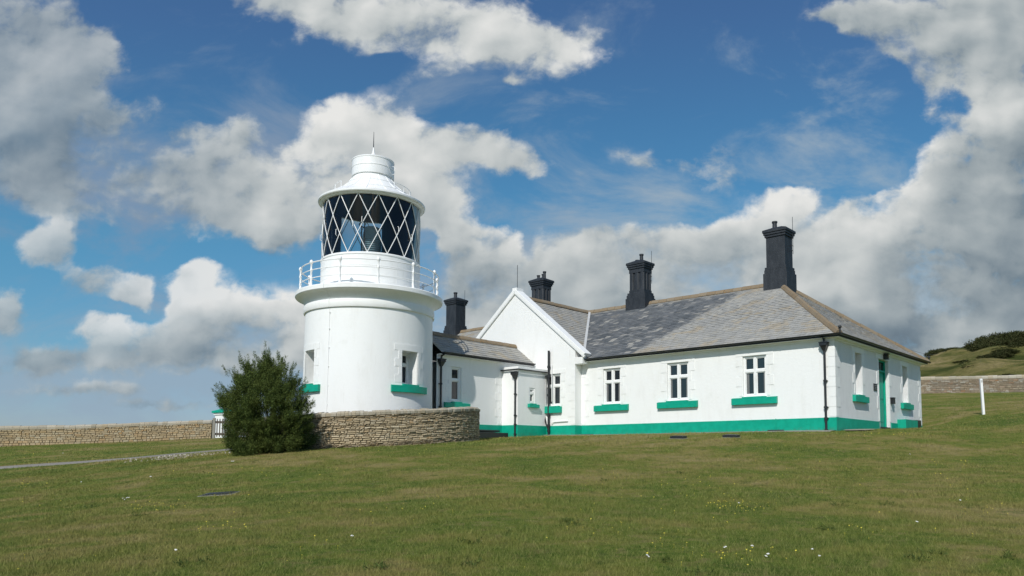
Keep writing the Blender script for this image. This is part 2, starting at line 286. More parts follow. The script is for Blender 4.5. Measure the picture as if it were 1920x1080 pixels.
m, t = material('plaque'); setb(t, (.02, .022, .024), .5); M['plaque'] = m

# ---------------------------------------------------------------- object helpers
def tag(o, label=None, cat=None, group=None, kind=None):
    for k, v in (('label', label), ('category', cat), ('group', group), ('kind', kind)):
        if v: o[k] = v
    return o
ORG = {}
def empty(name, loc, rz=0, org=(0, 0, 0)):
    o = bpy.data.objects.new(name, None); COL.objects.link(o); o.location = loc; o.rotation_euler = (0, 0, rz); o.empty_display_size = .3
    ORG[o.name] = Vector(org); return o
class MB:
    def __init__(s): s.v = []; s.f = []
    def add(s, vs, fs):
        k = len(s.v); s.v += [tuple(p) for p in vs]; s.f += [tuple(i + k for i in f) for f in fs]
    def quad(s, a, b, c, d): s.add([a, b, c, d], [(0, 1, 2, 3)])
    def hexa(s, p):            # 8 points: bottom ring 0-3, top ring 4-7
        s.add(p, [(0, 3, 2, 1), (4, 5, 6, 7), (0, 1, 5, 4), (1, 2, 6, 5), (2, 3, 7, 6), (3, 0, 4, 7)])
    def box(s, a, b):
        x0, x1 = sorted((a[0], b[0])); y0, y1 = sorted((a[1], b[1])); z0, z1 = sorted((a[2], b[2]))
        s.hexa([(x0, y0, z0), (x1, y0, z0), (x1, y1, z0), (x0, y1, z0), (x0, y0, z1), (x1, y0, z1), (x1, y1, z1), (x0, y1, z1)])
    def cboxc(s, c, w, d, z0, z1, ch=0):   # chamfered box centred at c
        if ch <= 0: return s.box((c[0] - w / 2, c[1] - d / 2, z0), (c[0] + w / 2, c[1] + d / 2, z1))
        a, b = w / 2, d / 2; ring = [(a - ch, -b), (a, -b + ch), (a, b - ch), (a - ch, b), (-a + ch, b), (-a, b - ch), (-a, -b + ch), (-a + ch, -b)]
        s.prism([(c[0] + x, c[1] + y) for x, y in ring], z0, z1)
    def prism(s, ring, z0, z1):
        n = len(ring); s.add([(x, y, z0) for x, y in ring] + [(x, y, z1) for x, y in ring],
            [tuple(range(n - 1, -1, -1)), tuple(range(n, 2 * n))] + [(i, (i + 1) % n, n + (i + 1) % n, n + i) for i in range(n)])
    def bar(s, p, q, w, h, up=(0, 0, 1)):
        p, q = Vector(p), Vector(q); d = (q - p).normalized(); u = Vector(up); r = d.cross(u)
        if r.length < 1e-4: r = d.cross(Vector((1, 0, 0)))
        r.normalize(); u = r.cross(d)
        o = [(-w / 2, -h / 2), (w / 2, -h / 2), (w / 2, h / 2), (-w / 2, h / 2)]
        s.hexa([p + r * a + u * b for a, b in o] + [q + r * a + u * b for a, b in o])
    def tube(s, pts, r, n=8, cap=True):
        pts = [Vector(p) for p in pts]; rs = r if isinstance(r, (list, tuple)) else [r] * len(pts); vs = []; fs = []
        ref = None
        for i, p in enumerate(pts):
            d = (pts[min(i + 1, len(pts) - 1)] - pts[max(i - 1, 0)]).normalized()
            if ref is None: ref = d.cross(Vector((0, 0, 1))) if abs(d.z) < .95 else d.cross(Vector((1, 0, 0)))
            a = (ref - d * ref.dot(d)).normalized(); ref = a; b = d.cross(a)
            for k in range(n): vs.append(p + (a * math.cos(2 * PI * k / n) + b * math.sin(2 * PI * k / n)) * rs[i])
        for i in range(len(pts) - 1):
            for k in range(n): fs.append((i * n + k, i * n + (k + 1) % n, (i + 1) * n + (k + 1) % n, (i + 1) * n + k))
        if cap: fs += [tuple(range(n - 1, -1, -1)), tuple(range((len(pts) - 1) * n, len(pts) * n))]
        s.add(vs, fs)
    def lathe(s, prof, c=(0, 0), n=96, a0=0, a1=2 * PI, cap=False):
        full = abs(a1 - a0 - 2 * PI) < 1e-6; m_ = n if full else n + 1; vs = []; fs = []
        for (r, z) in prof:
            for k in range(m_):
                a = a0 + (a1 - a0) * k / n; vs.append((c[0] + r * math.cos(a), c[1] + r * math.sin(a), z))
        for i in range(len(prof) - 1):
            for k in range(n):
                k2 = (k + 1) % m_; fs.append((i * m_ + k, i * m_ + k2, (i + 1) * m_ + k2, (i + 1) * m_ + k))
        if cap: fs += [tuple(range(m_ - 1, -1, -1)), tuple(range((len(prof) - 1) * m_, len(prof) * m_))]
        s.add(vs, fs)
    def cbox(s, a0, a1, z0, z1, r0, r1, n=10, c=(0, 0)):   # curved box on a cylinder, degrees
        vs = []; fs = []
        for k in range(n + 1):
            a = R(a0 + (a1 - a0) * k / n); x, y = math.cos(a), math.sin(a)
            vs += [(c[0] + r0 * x, c[1] + r0 * y, z0), (c[0] + r1 * x, c[1] + r1 * y, z0), (c[0] + r1 * x, c[1] + r1 * y, z1), (c[0] + r0 * x, c[1] + r0 * y, z1)]
        for k in range(n):
            for j in range(4): fs.append((k * 4 + j, k * 4 + (j + 1) % 4, (k + 1) * 4 + (j + 1) % 4, (k + 1) * 4 + j))
        fs += [(0, 1, 2, 3), (n * 4 + 3, n * 4 + 2, n * 4 + 1, n * 4)]
        s.add(vs, fs)
    def build(s, name, mat, parent=None, smooth=False, bevel=0, label=None, org=None):
        o_ = Vector(org) if org is not None else (ORG.get(parent.name, Vector()) if parent else Vector())
        me = bpy.data.meshes.new(name); me.from_pydata([(x - o_.x, y - o_.y, z - o_.z) for x, y, z in s.v], [], s.f); me.update()
        o = bpy.data.objects.new(name, me); COL.objects.link(o); me.materials.append(M[mat] if isinstance(mat, str) else mat)
        if parent:
            o.parent = parent; ORG[o.name] = o_
        if smooth:
            me.polygons.foreach_set('use_smooth', [True] * len(me.polygons))
            try: me.set_sharp_from_angle(angle=R(35))
            except Exception: pass
        if bevel:
            bm_ = o.modifiers.new('bevel', 'BEVEL'); bm_.width = bevel; bm_.segments = 2; bm_.limit_method = 'ANGLE'
        if label: o['label'] = label
        return o
def np_mesh(name, V, Fc, mat, parent=None):
    me = bpy.data.meshes.new(name); n = len(V); k = Fc.shape[1]; nf = len(Fc)
    me.vertices.add(n); me.vertices.foreach_set('co', np.asarray(V, dtype=np.float32).ravel())
    me.loops.add(nf * k); me.loops.foreach_set('vertex_index', np.asarray(Fc, dtype=np.int32).ravel())
    me.polygons.add(nf); me.polygons.foreach_set('loop_start', np.arange(0, nf * k, k, dtype=np.int32))
    me.update(calc_edges=True); me.materials.append(M[mat])
    o = bpy.data.objects.new(name, me); COL.objects.link(o)
    if parent: o.parent = parent
    return o
def copy_tree(o, parent=None):
    c = o.copy(); COL.objects.link(c)
    if parent: c.parent = parent
    for ch in list(o.children): copy_tree(ch, c)
    return c

# ---------------------------------------------------------------- terrain (z_rel to the eye)
class TPS:
    def __init__(s, pts):
        p = np.array(pts, float); s.c = p[:, :2]; n = len(p); K = s.k(s.c[:, None] - s.c[None]); A = np.zeros((n + 3, n + 3))
        A[:n, :n] = K + np.eye(n) * .3; A[:n, n] = 1; A[:n, n + 1:] = s.c; A[n, :n] = 1; A[n + 1:, :n] = s.c.T
        s.w = np.linalg.solve(A, np.r_[p[:, 2], 0, 0, 0])
    def k(s, d):
        r2 = (d ** 2).sum(-1); return r2 * np.log(np.maximum(r2, 1e-9)) * .5
    def __call__(s, x, y):
        x = np.atleast_1d(np.asarray(x, float)); y = np.atleast_1d(np.asarray(y, float)); q = np.stack([x.ravel(), y.ravel()], 1); n = len(s.c)
        out = np.empty(len(q))
        for i in range(0, len(q), 20000):
            qq = q[i:i + 20000]; out[i:i + 20000] = s.k(qq[:, None] - s.c[None]) @ s.w[:n] + s.w[n] + qq @ s.w[n + 1:]
        return out.reshape(x.shape)
T = TPS([(0, 0, -1.6), (-5, 7, -1.12), (4, 7, -1.09), (0, 20, -.18), (9.4, 27.4, .88), (.3, 35, .93), (16.1, 35.7, 1.22), (-1, 34.2, .88), (-3.84, 31.2, .64), (-7, 26.4, .30),
         (-9, 26.2, .22), (-10.2, 25, .09), (-7.4, 16, -.80), (-22.8, 30.8, -.49), (-19.6, 34.4, -.07), (-16.8, 37.7, .31), (-37, 50, .59), (-31, 52, .9), (-25.2, 54, 1.23), (-22, 55, 1.38),
         (-40, 70, .4), (-25, 75, .6), (-60, 110, -12), (-25, 110, -6), (32, 70, 5.67), (36.3, 62, 5.0), (60, 62, 6), (23.2, 45, 2.96), (19.5, 36.7, 1.96), (17, 32, 1.45), (5, 50, 2.4), (0, 70, 3.2), (20, 20, .5),
         (12, 20, -.1), (-20, 10, -2.3), (-20, 20, -1.5), (-32, 32, -1.2), (4.5, 31, .9), (13, 31.5, 1.05),
         (-150, 110, -30), (150, 110, 18), (-150, -20, -12), (150, -20, 3), (0, -20, -2.6), (40, 0, .2), (-40, 0, -3.5)])
def gz(x, y): return float(T(x, y)[0]) + EYE
def px2g(u, v):                                   # where the sight line through photo pixel (u, v) meets the ground
    ys = np.linspace(5, 80, 1500); rx_, rz_ = ray(u, v); xs = rx_ * ys; zr = rz_ * ys; d = zr - T(xs, ys); i = int(np.argmax(d < 0))
    y = ys[i]; return rx_ * y, y, gz(rx_ * y, y)
xs = np.unique(np.concatenate([np.linspace(-150, -45, 22), np.linspace(-45, 45, 181), np.linspace(45, 150, 22)]))
ys = np.unique(np.concatenate([np.linspace(-20, 4, 9), np.linspace(4, 60, 141), np.linspace(60, 110, 26)]))
gx, gy = np.meshgrid(xs, ys); zz = T(gx, gy) + EYE
V = np.stack([gx.ravel(), gy.ravel(), zz.ravel()], 1); nx = len(xs); ii = (np.arange(len(ys) - 1)[:, None] * nx + np.arange(nx - 1)[None]).ravel()
g = np_mesh('ground', V, np.stack([ii, ii + 1, ii + nx + 1, ii + nx], 1), 'lawn'); g['kind'] = 'structure'
g.data.polygons.foreach_set('use_smooth', [True] * len(g.data.polygons))
mb = MB(); mb.quad((-9000, -9000, -38), (9000, -9000, -38), (9000, 9000, -38), (-9000, 9000, -38)); tag(mb.build('sea', 'sea'), kind='structure')
# hill beyond the right wall
Hh = TPS([(20, 66, 3.4), (32, 70, 5.0), (40, 66, 4.9), (60, 66, 5.8), (100, 66, 12), (14, 170, 8), (50, 170, 15), (73.5, 170, 20), (80, 170, 22.2), (86, 170, 23.2), (91, 170, 24.2), (97, 170, 25.6), (120, 170, 30), (160, 170, 34),
          (40, 110, 8.5), (55, 110, 12.4), (64, 110, 13.8), (90, 110, 18), (150, 110, 22), (50, 260, 8), (100, 260, 18), (160, 260, 24), (14, 66, 3), (14, 260, 2), (170, 66, 14)])
xs = np.linspace(16, 170, 150); ys = np.linspace(67, 260, 150); gx, gy = np.meshgrid(xs, ys)
zz = Hh(gx, gy) + EYE + .5 * np.sin(gx * .21 + gy * .13) + .35 * np.sin(gx * .5 - gy * .31)
V = np.stack([gx.ravel(), gy.ravel(), zz.ravel()], 1); nx = 150; ii = (np.arange(149)[:, None] * nx + np.arange(149)[None]).ravel()
g = np_mesh('hill', V, np.stack([ii, ii + 1, ii + nx + 1, ii + nx], 1), 'hill'); g['kind'] = 'structure'; g.data.polygons.foreach_set('use_smooth', [True] * len(g.data.polygons))
def hz(x, y): return float(Hh(x, y)[0]) + EYE

# ---------------------------------------------------------------- path, apron, rubble
def ribbon(name, pts, width, lift, mat, n=60, wob=0):
    c = []; 
    for i in range(len(pts) - 1):
        for k in range(n // (len(pts) - 1)):
            f = k / (n // (len(pts) - 1)); c.append(Vector(pts[i]).lerp(Vector(pts[i + 1]), f))
    c.append(Vector(pts[-1])); mb = MB(); rows = []
    for i, p in enumerate(c):
        d = (c[min(i + 1, len(c) - 1)] - c[max(i - 1, 0)]).normalized(); nrm = Vector((-d.y, d.x)); row = []
        for j in range(5):
            o = (j / 4 - .5) * (width + random.uniform(-wob, wob)); q = p + nrm * o; row.append((q.x, q.y, gz(q.x, q.y) + lift * (1 if 0 < j < 4 else -.3)))
        rows.append(row)
    for a, b in zip(rows, rows[1:]):
        for j in range(4): mb.quad(a[j], a[j + 1], b[j + 1], b[j])
    o = mb.build(name, mat, smooth=True); o['kind'] = 'structure'; return o
pp = [px2g(-120, 886), px2g(4, 877.5), px2g(130, 869), px2g(250, 860), px2g(340, 851.5), px2g(430, 844), px2g(480, 836)]
ribbon('path', [p[:2] for p in pp], 1.7, .05, 'asphalt', 90, .12)
mb = MB()
for k in range(260):
    u = random.triangular(268, 432, 310) if k % 3 else random.uniform(235, 435)
    v = 862 - (u - 270) * .085 + random.uniform(-3.4, 4.0) - (1.5 if u > 350 else 0)
    x, y, z = px2g(u, v); s = random.uniform(.03, .085)
    a = random.random() * 6.3; ring = [(x + math.cos(a + q * 1.57) * s * random.uniform(.7, 1.2), y + math.sin(a + q * 1.57) * s * random.uniform(.7, 1.2)) for q in range(4)]
    mb.add([(p[0], p[1], z - .02) for p in ring] + [(x, y, z + s * .8)], [(0, 1, 4), (1, 2, 4), (2, 3, 4), (3, 0, 4)])
tag(mb.build('rubble', 'rubble'), 'loose pale rubble spilling along the near edge of the asphalt path', 'rubble', kind='stuff')

# ---------------------------------------------------------------- cottage frame: local x = -s (right end at 0), y = t (away from the front), z above the corner's ground
RZ = math.atan2(-.6389, .7693); CX, CY, CZ = 9.45, 27.6, .9 + EYE
def w2(x, y, z=0): return (CX + x * .7693 + y * .6389, CY - x * .6389 + y * .7693, CZ + z)
def frame_empty(name, x, y, z=0): return empty(name, w2(x, y, z), RZ, (x, y, z))

def wall(mb, P0, d, n, L, z0, z1, ops=(), reveal=None):
    ls = sorted({0, L} | {o[0] for o in ops} | {o[1] for o in ops}); zs = sorted({z0, z1} | {o[2] for o in ops} | {o[3] for o in ops})
    pt = lambda l, z, dep=0: (P0[0] + d[0] * l - n[0] * dep, P0[1] + d[1] * l - n[1] * dep, z)
    for a, b in zip(ls, ls[1:]):
        for c, e in zip(zs, zs[1:]):
            lm, zm = (a + b) / 2, (c + e) / 2
            if any(o[0] < lm < o[1] and o[2] < zm < o[3] for o in ops): continue
            mb.quad(pt(a, c), pt(b, c), pt(b, e), pt(a, e))
    for o in ops:
        a, b, c, e, dp = o; m_ = reveal or mb
        m_.quad(pt(a, c), pt(a, e), pt(a, e, dp), pt(a, c, dp)); m_.quad(pt(b, c), pt(b, e), pt(b, e, dp), pt(b, c, dp))
        m_.quad(pt(a, e), pt(b, e), pt(b, e, dp), pt(a, e, dp)); m_.quad(pt(a, c), pt(b, c), pt(b, c, dp), pt(a, c, dp))
class PF:                                     # plane frame: boxes given as (l, z, outward distance)
    def __init__(s, P0, d, n): s.P0, s.d, s.n = P0, d, n
    def pt(s, l, z, o): return (s.P0[0] + s.d[0] * l + s.n[0] * o, s.P0[1] + s.d[1] * l + s.n[1] * o, z)
    def box(s, mb, l0, l1, z0, z1, o0, o1):
        mb.hexa([s.pt(l0, z0, o0), s.pt(l1, z0, o0), s.pt(l1, z0, o1), s.pt(l0, z0, o1), s.pt(l0, z1, o0), s.pt(l1, z1, o0), s.pt(l1, z1, o1), s.pt(l0, z1, o1)])
def window(parent, pf, l0, l1, z0, z1, dep, kind=4, sill=(.45, .45), sz=(1.075, 1.352), curtain=True, name='window', surround=True):
    fr = MB(); w = .075; f0, f1 = -dep - .02, -dep + .06; e = .004
    fr_box = lambda a, b, c, d_, o0=f0, o1=f1: pf.box(fr, a, b, c, d_, o0, o1)
    fr_box(l0 + e, l0 + w, z0 + e, z1 - e); fr_box(l1 - w, l1 - e, z0 + e, z1 - e); fr_box(l0 + w, l1 - w, z0 + e, z0 + w * 1.2); fr_box(l0 + w, l1 - w, z1 - w, z1 - e)
    lm = (l0 + l1) / 2; zt = z0 + (z1 - z0) * .60; lights = []
    if kind == 4:
        fr_box(lm - .05, lm + .05, z0 + w * 1.2, z1 - w, f0, f1 + .012); fr_box(l0 + w, lm - .05, zt, zt + .10); fr_box(lm + .05, l1 - w, zt, zt + .10)
        lights = [(l0 + w, lm - .05, z0 + w * 1.2, zt), (lm + .05, l1 - w, z0 + w * 1.2, zt), (l0 + w, lm - .05, zt + .10, z1 - w), (lm + .05, l1 - w, zt + .10, z1 - w)]
    elif kind == 2:
        fr_box(l0 + w, l1 - w, zt, zt + .09); lights = [(l0 + w, l1 - w, z0 + w * 1.2, zt), (l0 + w, l1 - w, zt + .09, z1 - w)]
    else: lights = [(l0 + w, l1 - w, z0 + w * 1.2, z1 - w)]
    for a, b, c, d_ in lights:                 # casement bars inside each light
        q = .032
        for bx_ in ((a, a + q, c, d_), (b - q, b, c, d_), (a + q, b - q, c, c + q), (a + q, b - q, d_ - q, d_)): fr_box(*bx_, f0, f1 - .028)
    wo_ = fr.build(name, 'white', parent, bevel=.004)
    for a, b, c, d_ in lights:
        pn = MB(); pf.box(pn, a + .03, b - .03, c + .03, d_ - .03, f0 + .005, f0 + .012); pn.build('pane', 'pane', wo_)
    if curtain and kind == 4:                  # folds of cloth behind the glass edge read as a paler strip
        for a, b, c, d_ in lights[:2]:
            cu = MB(); left = a < lm - .1; nq = random.choice((3, 4, 5)); x0 = a + .035 if left else b - .038 - nq * .019
            for q in range(nq): cu.hexa([pf.pt(x0 + q * .019 + e_, z_, f0 + o_) for z_, o_s in ((c + .04, 0), (d_ - .04, 1)) for e_, o_ in ((0, .0125), (.014, .0125), (.014, .0145), (0, .0145))])
            cu.build('curtain', 'curtain', wo_)
    if sill:
        sb = MB(); pf.box(sb, l0 - sill[0], l1 + sill[1], sz[0], sz[1] - .045, .001, .135)
        pf.box(sb, l0 + .002, l1 - .002, sz[1] - .045, z0 - .002 if z0 - sz[1] < .12 else sz[1], -dep + .0, .128)
        a, b = l0 - sill[0], l1 + sill[1]
        for x0, x1 in ((a, l0), (l1, b)):
            sb.hexa([pf.pt(x0, sz[1] - .045, .002), pf.pt(x1, sz[1] - .045, .002), pf.pt(x1, sz[1] - .045, .134), pf.pt(x0, sz[1] - .045, .134),
                     pf.pt(x0, sz[1] - .002, .002), pf.pt(x1, sz[1] - .002, .002), pf.pt(x1, sz[1] - .03, .133), pf.pt(x0, sz[1] - .03, .133)])
        sb.build('sill', 'green', wo_, bevel=.006)
    if surround:
        su = MB(); zz_ = z0 + .02; k = 0; hh = (z1 - z0 - .02) / 4
        while k < 4:
            ww = .30 if k % 2 else .15
            pf.box(su, l0 - ww, l0 - .03, zz_ + .004, zz_ + hh - .004, .001, .016); pf.box(su, l1 + .03, l1 + ww, zz_ + .004, zz_ + hh - .004, .001, .016)
            zz_ += hh; k += 1
        pf.box(su, l0 - .30, l1 + .30, z1 + .004, z1 + .20, .001, .016)
        su.build('surround', 'wall', wo_, bevel=.004)
    return wo_
def quoins(mb, pf, l, sgn, z0, z1, h=.36):
    k = 0; z = z0
    while z + h < z1:
        ww = .42 if k % 2 else .24; a, b = sorted((l, l + sgn * ww)); pf.box(mb, a, b, z + .004, z + h - .004, .001, .014); z += h; k += 1

def clip(poly, a, b, c):                      # keep a*x+b*y<=c
    out = []
    for i in range(len(poly)):
        p, q = poly[i - 1], poly[i]; dp, dq = a * p[0] + b * p[1] - c, a * q[0] + b * q[1] - c
        if (dp <= 0) != (dq <= 0):
            t_ = dp / (dp - dq); out.append((p[0] + (q[0] - p[0]) * t_, p[1] + (q[1] - p[1]) * t_))
        if dq <= 0: out.append(q)
    return out
def slates(mb, poly, under, expo=.20, wid=.30):
    P_ = [Vector(p) for p in poly]; e = (P_[1] - P_[0]).normalized(); n = e.cross(P_[2] - P_[0]).normalized()
    if n.z < 0: n = -n
    g_ = n.cross(e); 
    if g_.z < 0: g_ = -g_
    o = P_[0]; q2 = [((p - o).dot(e), (p - o).dot(g_)) for p in P_]
    area = sum(q2[i - 1][0] * q2[i][1] - q2[i][0] * q2[i - 1][1] for i in range(len(q2)))
    if area < 0: q2 = q2[::-1]
    half = []
    for i in range(len(q2)):
        (x0, y0), (x1, y1) = q2[i - 1], q2[i]; a, b = y1 - y0, -(x1 - x0); half.append((a, b, a * x0 + b * y0))
    under.add([p + n * .002 for p in P_], [tuple(range(len(P_)))])
    xmin, xmax = min(p[0] for p in q2), max(p[0] for p in q2); ymax = max(p[1] for p in q2); row = 0; y = 0
    while y < ymax:
        x = xmin - wid * (.5 if row % 2 else 0) + random.uniform(-.02, .02)
        while x < xmax:
            ww = wid * random.uniform(.93, 1.07); lo = y - random.uniform(0, .012)
            c = [(x + .003, lo), (x + ww - .003, lo), (x + ww - .003, y + expo + .01), (x + .003, y + expo + .01)]
            for h_ in half:
                c = clip(c, *h_)
                if len(c) < 3: break
            if len(c) >= 3:
                j = random.uniform(.016, .026); tl = random.uniform(-.004, .004); m_ = len(c)
                top = [o + e * a + g_ * b + n * (j - (b - y) / expo * (j - .006) + tl * ((a - x) / ww - .5)) for a, b in c]; bot = [o + e * a + g_ * b + n * .001 for a, b in c]
                mb.add(top + bot, [tuple(range(m_))] + [(i, m_ + i, m_ + (i + 1) % m_, (i + 1) % m_) for i in range(m_)])
            x += ww
        y += expo; row += 1
def ridge(mb, p, q, w=.145, h=.09, seg=.46):
    p, q = Vector(p), Vector(q); L = (q - p).length; k = max(1, int(L / seg)); d = (q - p) / k; r = d.cross(Vector((0, 0, 1))).normalized(); u = r.cross(d).normalized()
    for i in range(k):
        a, b = p + d * i + d * .01, p + d * (i + .985); j = random.uniform(-.008, .008); js = random.uniform(-.008, .008)
        sec = [(-w, -.11), (-w * .93, -.05), (-w * .45, h * .55), (0, h * .9), (w * .45, h * .55), (w * .93, -.05), (w, -.11)]; nn = len(sec)
        mb.add([a + r * (x + js) + u * (y + j) for x, y in sec] + [b + r * (x + js) + u * (y + j + .004) for x, y in sec],
               [(m_, m_ + 1, nn + m_ + 1, nn + m_) for m_ in range(nn - 1)] + [tuple(range(nn)), tuple(range(2 * nn - 1, nn - 1, -1))])

ZE, ZR = 3.42, 6.76; L0, WD = 31.0, 10.6; sa, sb_, tm = 4.45, 26.3, 5.3; OV = .3
cot = frame_empty('cottage', 0, 0)
tag(cot, 'long white single storey keepers cottage with hipped slate roof, four dark chimneys and green base', 'cottage')
FW = [(2.67, 3.66, 1.375, 2.95, .12), (6.12, 7.15, 1.375, 2.95, .12), (9.58, 10.54, 1.375, 2.95, .12)]
SW = [(2.06, 2.74, 1.42, 3.02, .34), (4.76, 5.96, .28, 3.04, .20), (7.88, 8.56, 1.42, 3.02, .34)]
wm = MB(); wall(wm, (0, 0), (-1, 0), (0, -1), L0, -.7, 3.40, FW)
wall(wm, (-L0, 0), (0, 1), (-1, 0), WD, -.7, 3.40); wall(wm, (0, WD), (-1, 0), (0, 1), L0, -.7, 3.40)
wm.build('front_wall', 'wall', cot)
sm = MB(); wall(sm, (0, 0), (0, 1), (1, 0), WD, -.7, 3.40, SW); sm.build('side_wall', 'rough', cot)
gm = MB(); GW = [(.88, 1.90, 1.39, 2.87, .12)]
wall(gm, (-11.8, -.45), (-1, 0), (0, -1), 7.6, -.7, 3.40, GW)
gm.quad((-11.8, -.45, -.7), (-11.8, 0, -.7), (-11.8, 0, 3.40), (-11.8, -.45, 3.40))
gm.quad((-19.4, -.45, -.7), (-19.4, 0, -.7), (-19.4, 0, 3.40), (-19.4, -.45, 3.40))
sg = .782; zl = 6.93 - sg * 3.8
gp = [(11.8, 3.40), (11.8, zl), (15.6, 6.93), (19.4, zl), (19.4, 3.40)]
gm.add([(-s, -.45, z) for s, z in gp] + [(-s, -.10, z) for s, z in gp], [(0, 1, 2, 3, 4), (9, 8, 7, 6, 5)] + [(i, i + 5, (i + 1) % 5 + 5, (i + 1) % 5) for i in (0, 1, 2, 3)])
gw = gm.build('gable_wall', 'wall', cot)
cp = MB()
for sg_ in (-1, 1):
    a = Vector((-15.6, -.29, 7.03)); b = Vector((-15.6 + sg_ * -4.38, -.29, 7.03 - sg * 4.38)); n_ = Vector((sg_ * -sg, 0, 1)).normalized() if sg_ > 0 else Vector((sg, 0, 1)).normalized()
    cp.bar(a, b, .50, .17, n_); cp.bar(a - Vector((0, .19, .10)), b - Vector((0, .19, .10)), .10, .09, n_)
cp.box((-15.75, -.53, 6.98), (-15.45, -.03, 7.16))
cp.box((-11.79, -.5, 3.22), (-11.33, -.06, 3.52)); cp.box((-19.87, -.5, 3.22), (-19.41, -.06, 3.52))
cp.build('gable_coping', 'wall', cot, bevel=.012)
# green base band
gb = MB(); G = .48
gb.box((-11.79, -.025, -.6), (.025, -.001, G)); gb.box((.001, 0, -.6), (.0255, 4.62, G)); gb.box((.001, 6.1, -.6), (.0255, WD, G)); gb.box((-11.79, -.475, -.6), (-13.54, -.451, G)); gb.box((-11.799, -.475, -.6), (-11.775, -.026, G))
gb.box((.001, 6.95, -.3), (.36, 8.66, G + .17)); gb.box((-12.3, -.48, 0), (-12.301, -.48, 0.001))
gb.build('base_band', 'green', cot, bevel=.006)
# quoins
F0 = PF((0, 0), (-1, 0), (0, -1)); S0 = PF((0, 0), (0, 1), (1, 0)); G0 = PF((-11.8, -.45), (-1, 0), (0, -1))
for pf_, l_, sg2 in ((F0, 0, 1), (S0, 0, 1), (S0, WD, -1), (G0, 0, 1), (F0, 11.78, -1)):
    q_ = MB(); quoins(q_, pf_, l_, sg2, .5, 3.2); q_.build('quoins', 'wall', cot, bevel=.004)
for a in FW: window(cot, F0, *a)
window(cot, G0, *GW[0], sill=(.10, .25), sz=(1.07, 1.365))
for a in (SW[0], SW[2]): window(cot, S0, *a, kind=2, sill=(.38, .42), sz=(1.14, 1.40), curtain=False)
# door with recess
dm = MB(); S0.box(dm, 4.80, 5.92, .30, 2.55, -.24, -.19)
for a, b in ((4.9, 5.3), (5.42, 5.82)):
    for c, e_ in ((.5, 1.3), (1.45, 2.4)): S0.box(dm, a, b, c, e_, -.19, -.175)
S0.box(dm, 4.762, 4.82, .30, 3.03, -.19, -.12); S0.box(dm, 5.90, 5.958, .30, 3.03, -.19, -.12); S0.box(dm, 4.82, 5.90, 2.55, 2.63, -.20, -.12); S0.box(dm, 4.82, 5.90, 2.97, 3.03, -.20, -.12)
door = dm.build('door', 'green', cot, bevel=.005)
tm_ = MB(); S0.box(tm_, 4.82, 5.90, 2.63, 2.97, -.205, -.195); tm_.build('transom_pane', 'pane', door)
hm = MB(); hm.tube([S0.pt(4.95, 1.35, -.18), S0.pt(4.95, 1.35, -.11), S0.pt(5.07, 1.35, -.11)], .014); hm.build('handle', 'black', door)
ds = MB(); ww = .0
for k in range(5):
    zz_ = .5 + k * .5; ww = .30 if k % 2 else .15
    S0.box(ds, 4.76 - ww, 4.73, zz_ + .004, zz_ + .496, .001, .016); S0.box(ds, 5.99, 5.96 + ww, zz_ + .004, zz_ + .496, .001, .016)
S0.box(ds, 4.46, 6.26, 3.045, 3.24, .001, .016); ds.build('surround', 'wall', door, bevel=.004)
stp = MB(); S0.box(stp, 4.74, 5.98, -.4, .28, -.2, .03); S0.box(stp, 4.7, 6.55, -.4, .14, .03, .42); stp.build('door_step', 'black', cot, bevel=.01)
bk = MB(); bk.box((-12.9, -.482, 0), (-12.2, -.476, .02)); pb = MB(); S0.box(pb, 8.67, 9.3, .3, .68, .03, .33); pb.build('hatch', 'black', cot, bevel=.01)
# soffit and roof
sf = MB(); sf.box((-L0 - .26, -.26, 3.325), (.26, 0, 3.40)); sf.box((0, 0, 3.325), (.26, WD + .26, 3.40)); sf.box((-L0 - .26, WD, 3.325), (0, WD + .26, 3.40)); sf.box((-L0 - .26, 0, 3.325), (-L0, WD, 3.40))
sf.box((-11.79, -.05, 3.25), (0.05, 0, 3.324)); sf.box((0, 0, 3.25), (.05, WD, 3.324))
sf.build('soffit', 'wall', cot)
rf = MB(); un = MB()
A = (OV, -OV, ZE); B = (-L0 - OV, -OV, ZE); Cc = (-L0 - OV, WD + OV, ZE); Dd = (OV, WD + OV, ZE); Ra = (-sa, tm, ZR); Rb = (-sb_, tm, ZR)
slates(rf, [A, B, Rb, Ra], un); slates(rf, [Dd, A, Ra], un); slates(rf, [B, Cc, Rb], un, .3, .5); slates(rf, [Cc, Dd, Ra, Rb], un, .3, .5)
W1 = (-11.5, -OV + .2, ZE); W1b = (-15.6, tm, ZR); Wt = (-15.6, -.10, ZR); W2 = (-19.7, -OV + .2, ZE)
W1 = (-11.5, -.10, ZE); W2 = (-19.7, -.10, ZE)
slates(rf, [(-11.5, -.10, ZE), (-11.5, 0.0, ZE), (-15.6, tm + .1, ZR), (-15.6, -.10, ZR)], un) if False else None
slates(rf, [(-11.5, -.30, ZE), (-15.6, tm, ZR), (-15.6, -.30, ZR)][::-1] if False else [(-11.5, -.12, ZE), (-11.5, tm, ZE), (-15.6, tm, ZR), (-15.6, -.12, ZR)], un)
slates(rf, [(-19.7, -.12, ZE), (-19.7, tm, ZE), (-15.6, tm, ZR), (-15.6, -.12, ZR)], un, .3, .5)
roof = rf.build('roof', 'slate', cot); un.build('underlay', 'dark', roof)
rg = MB(); up = Vector((0, 0, .06))
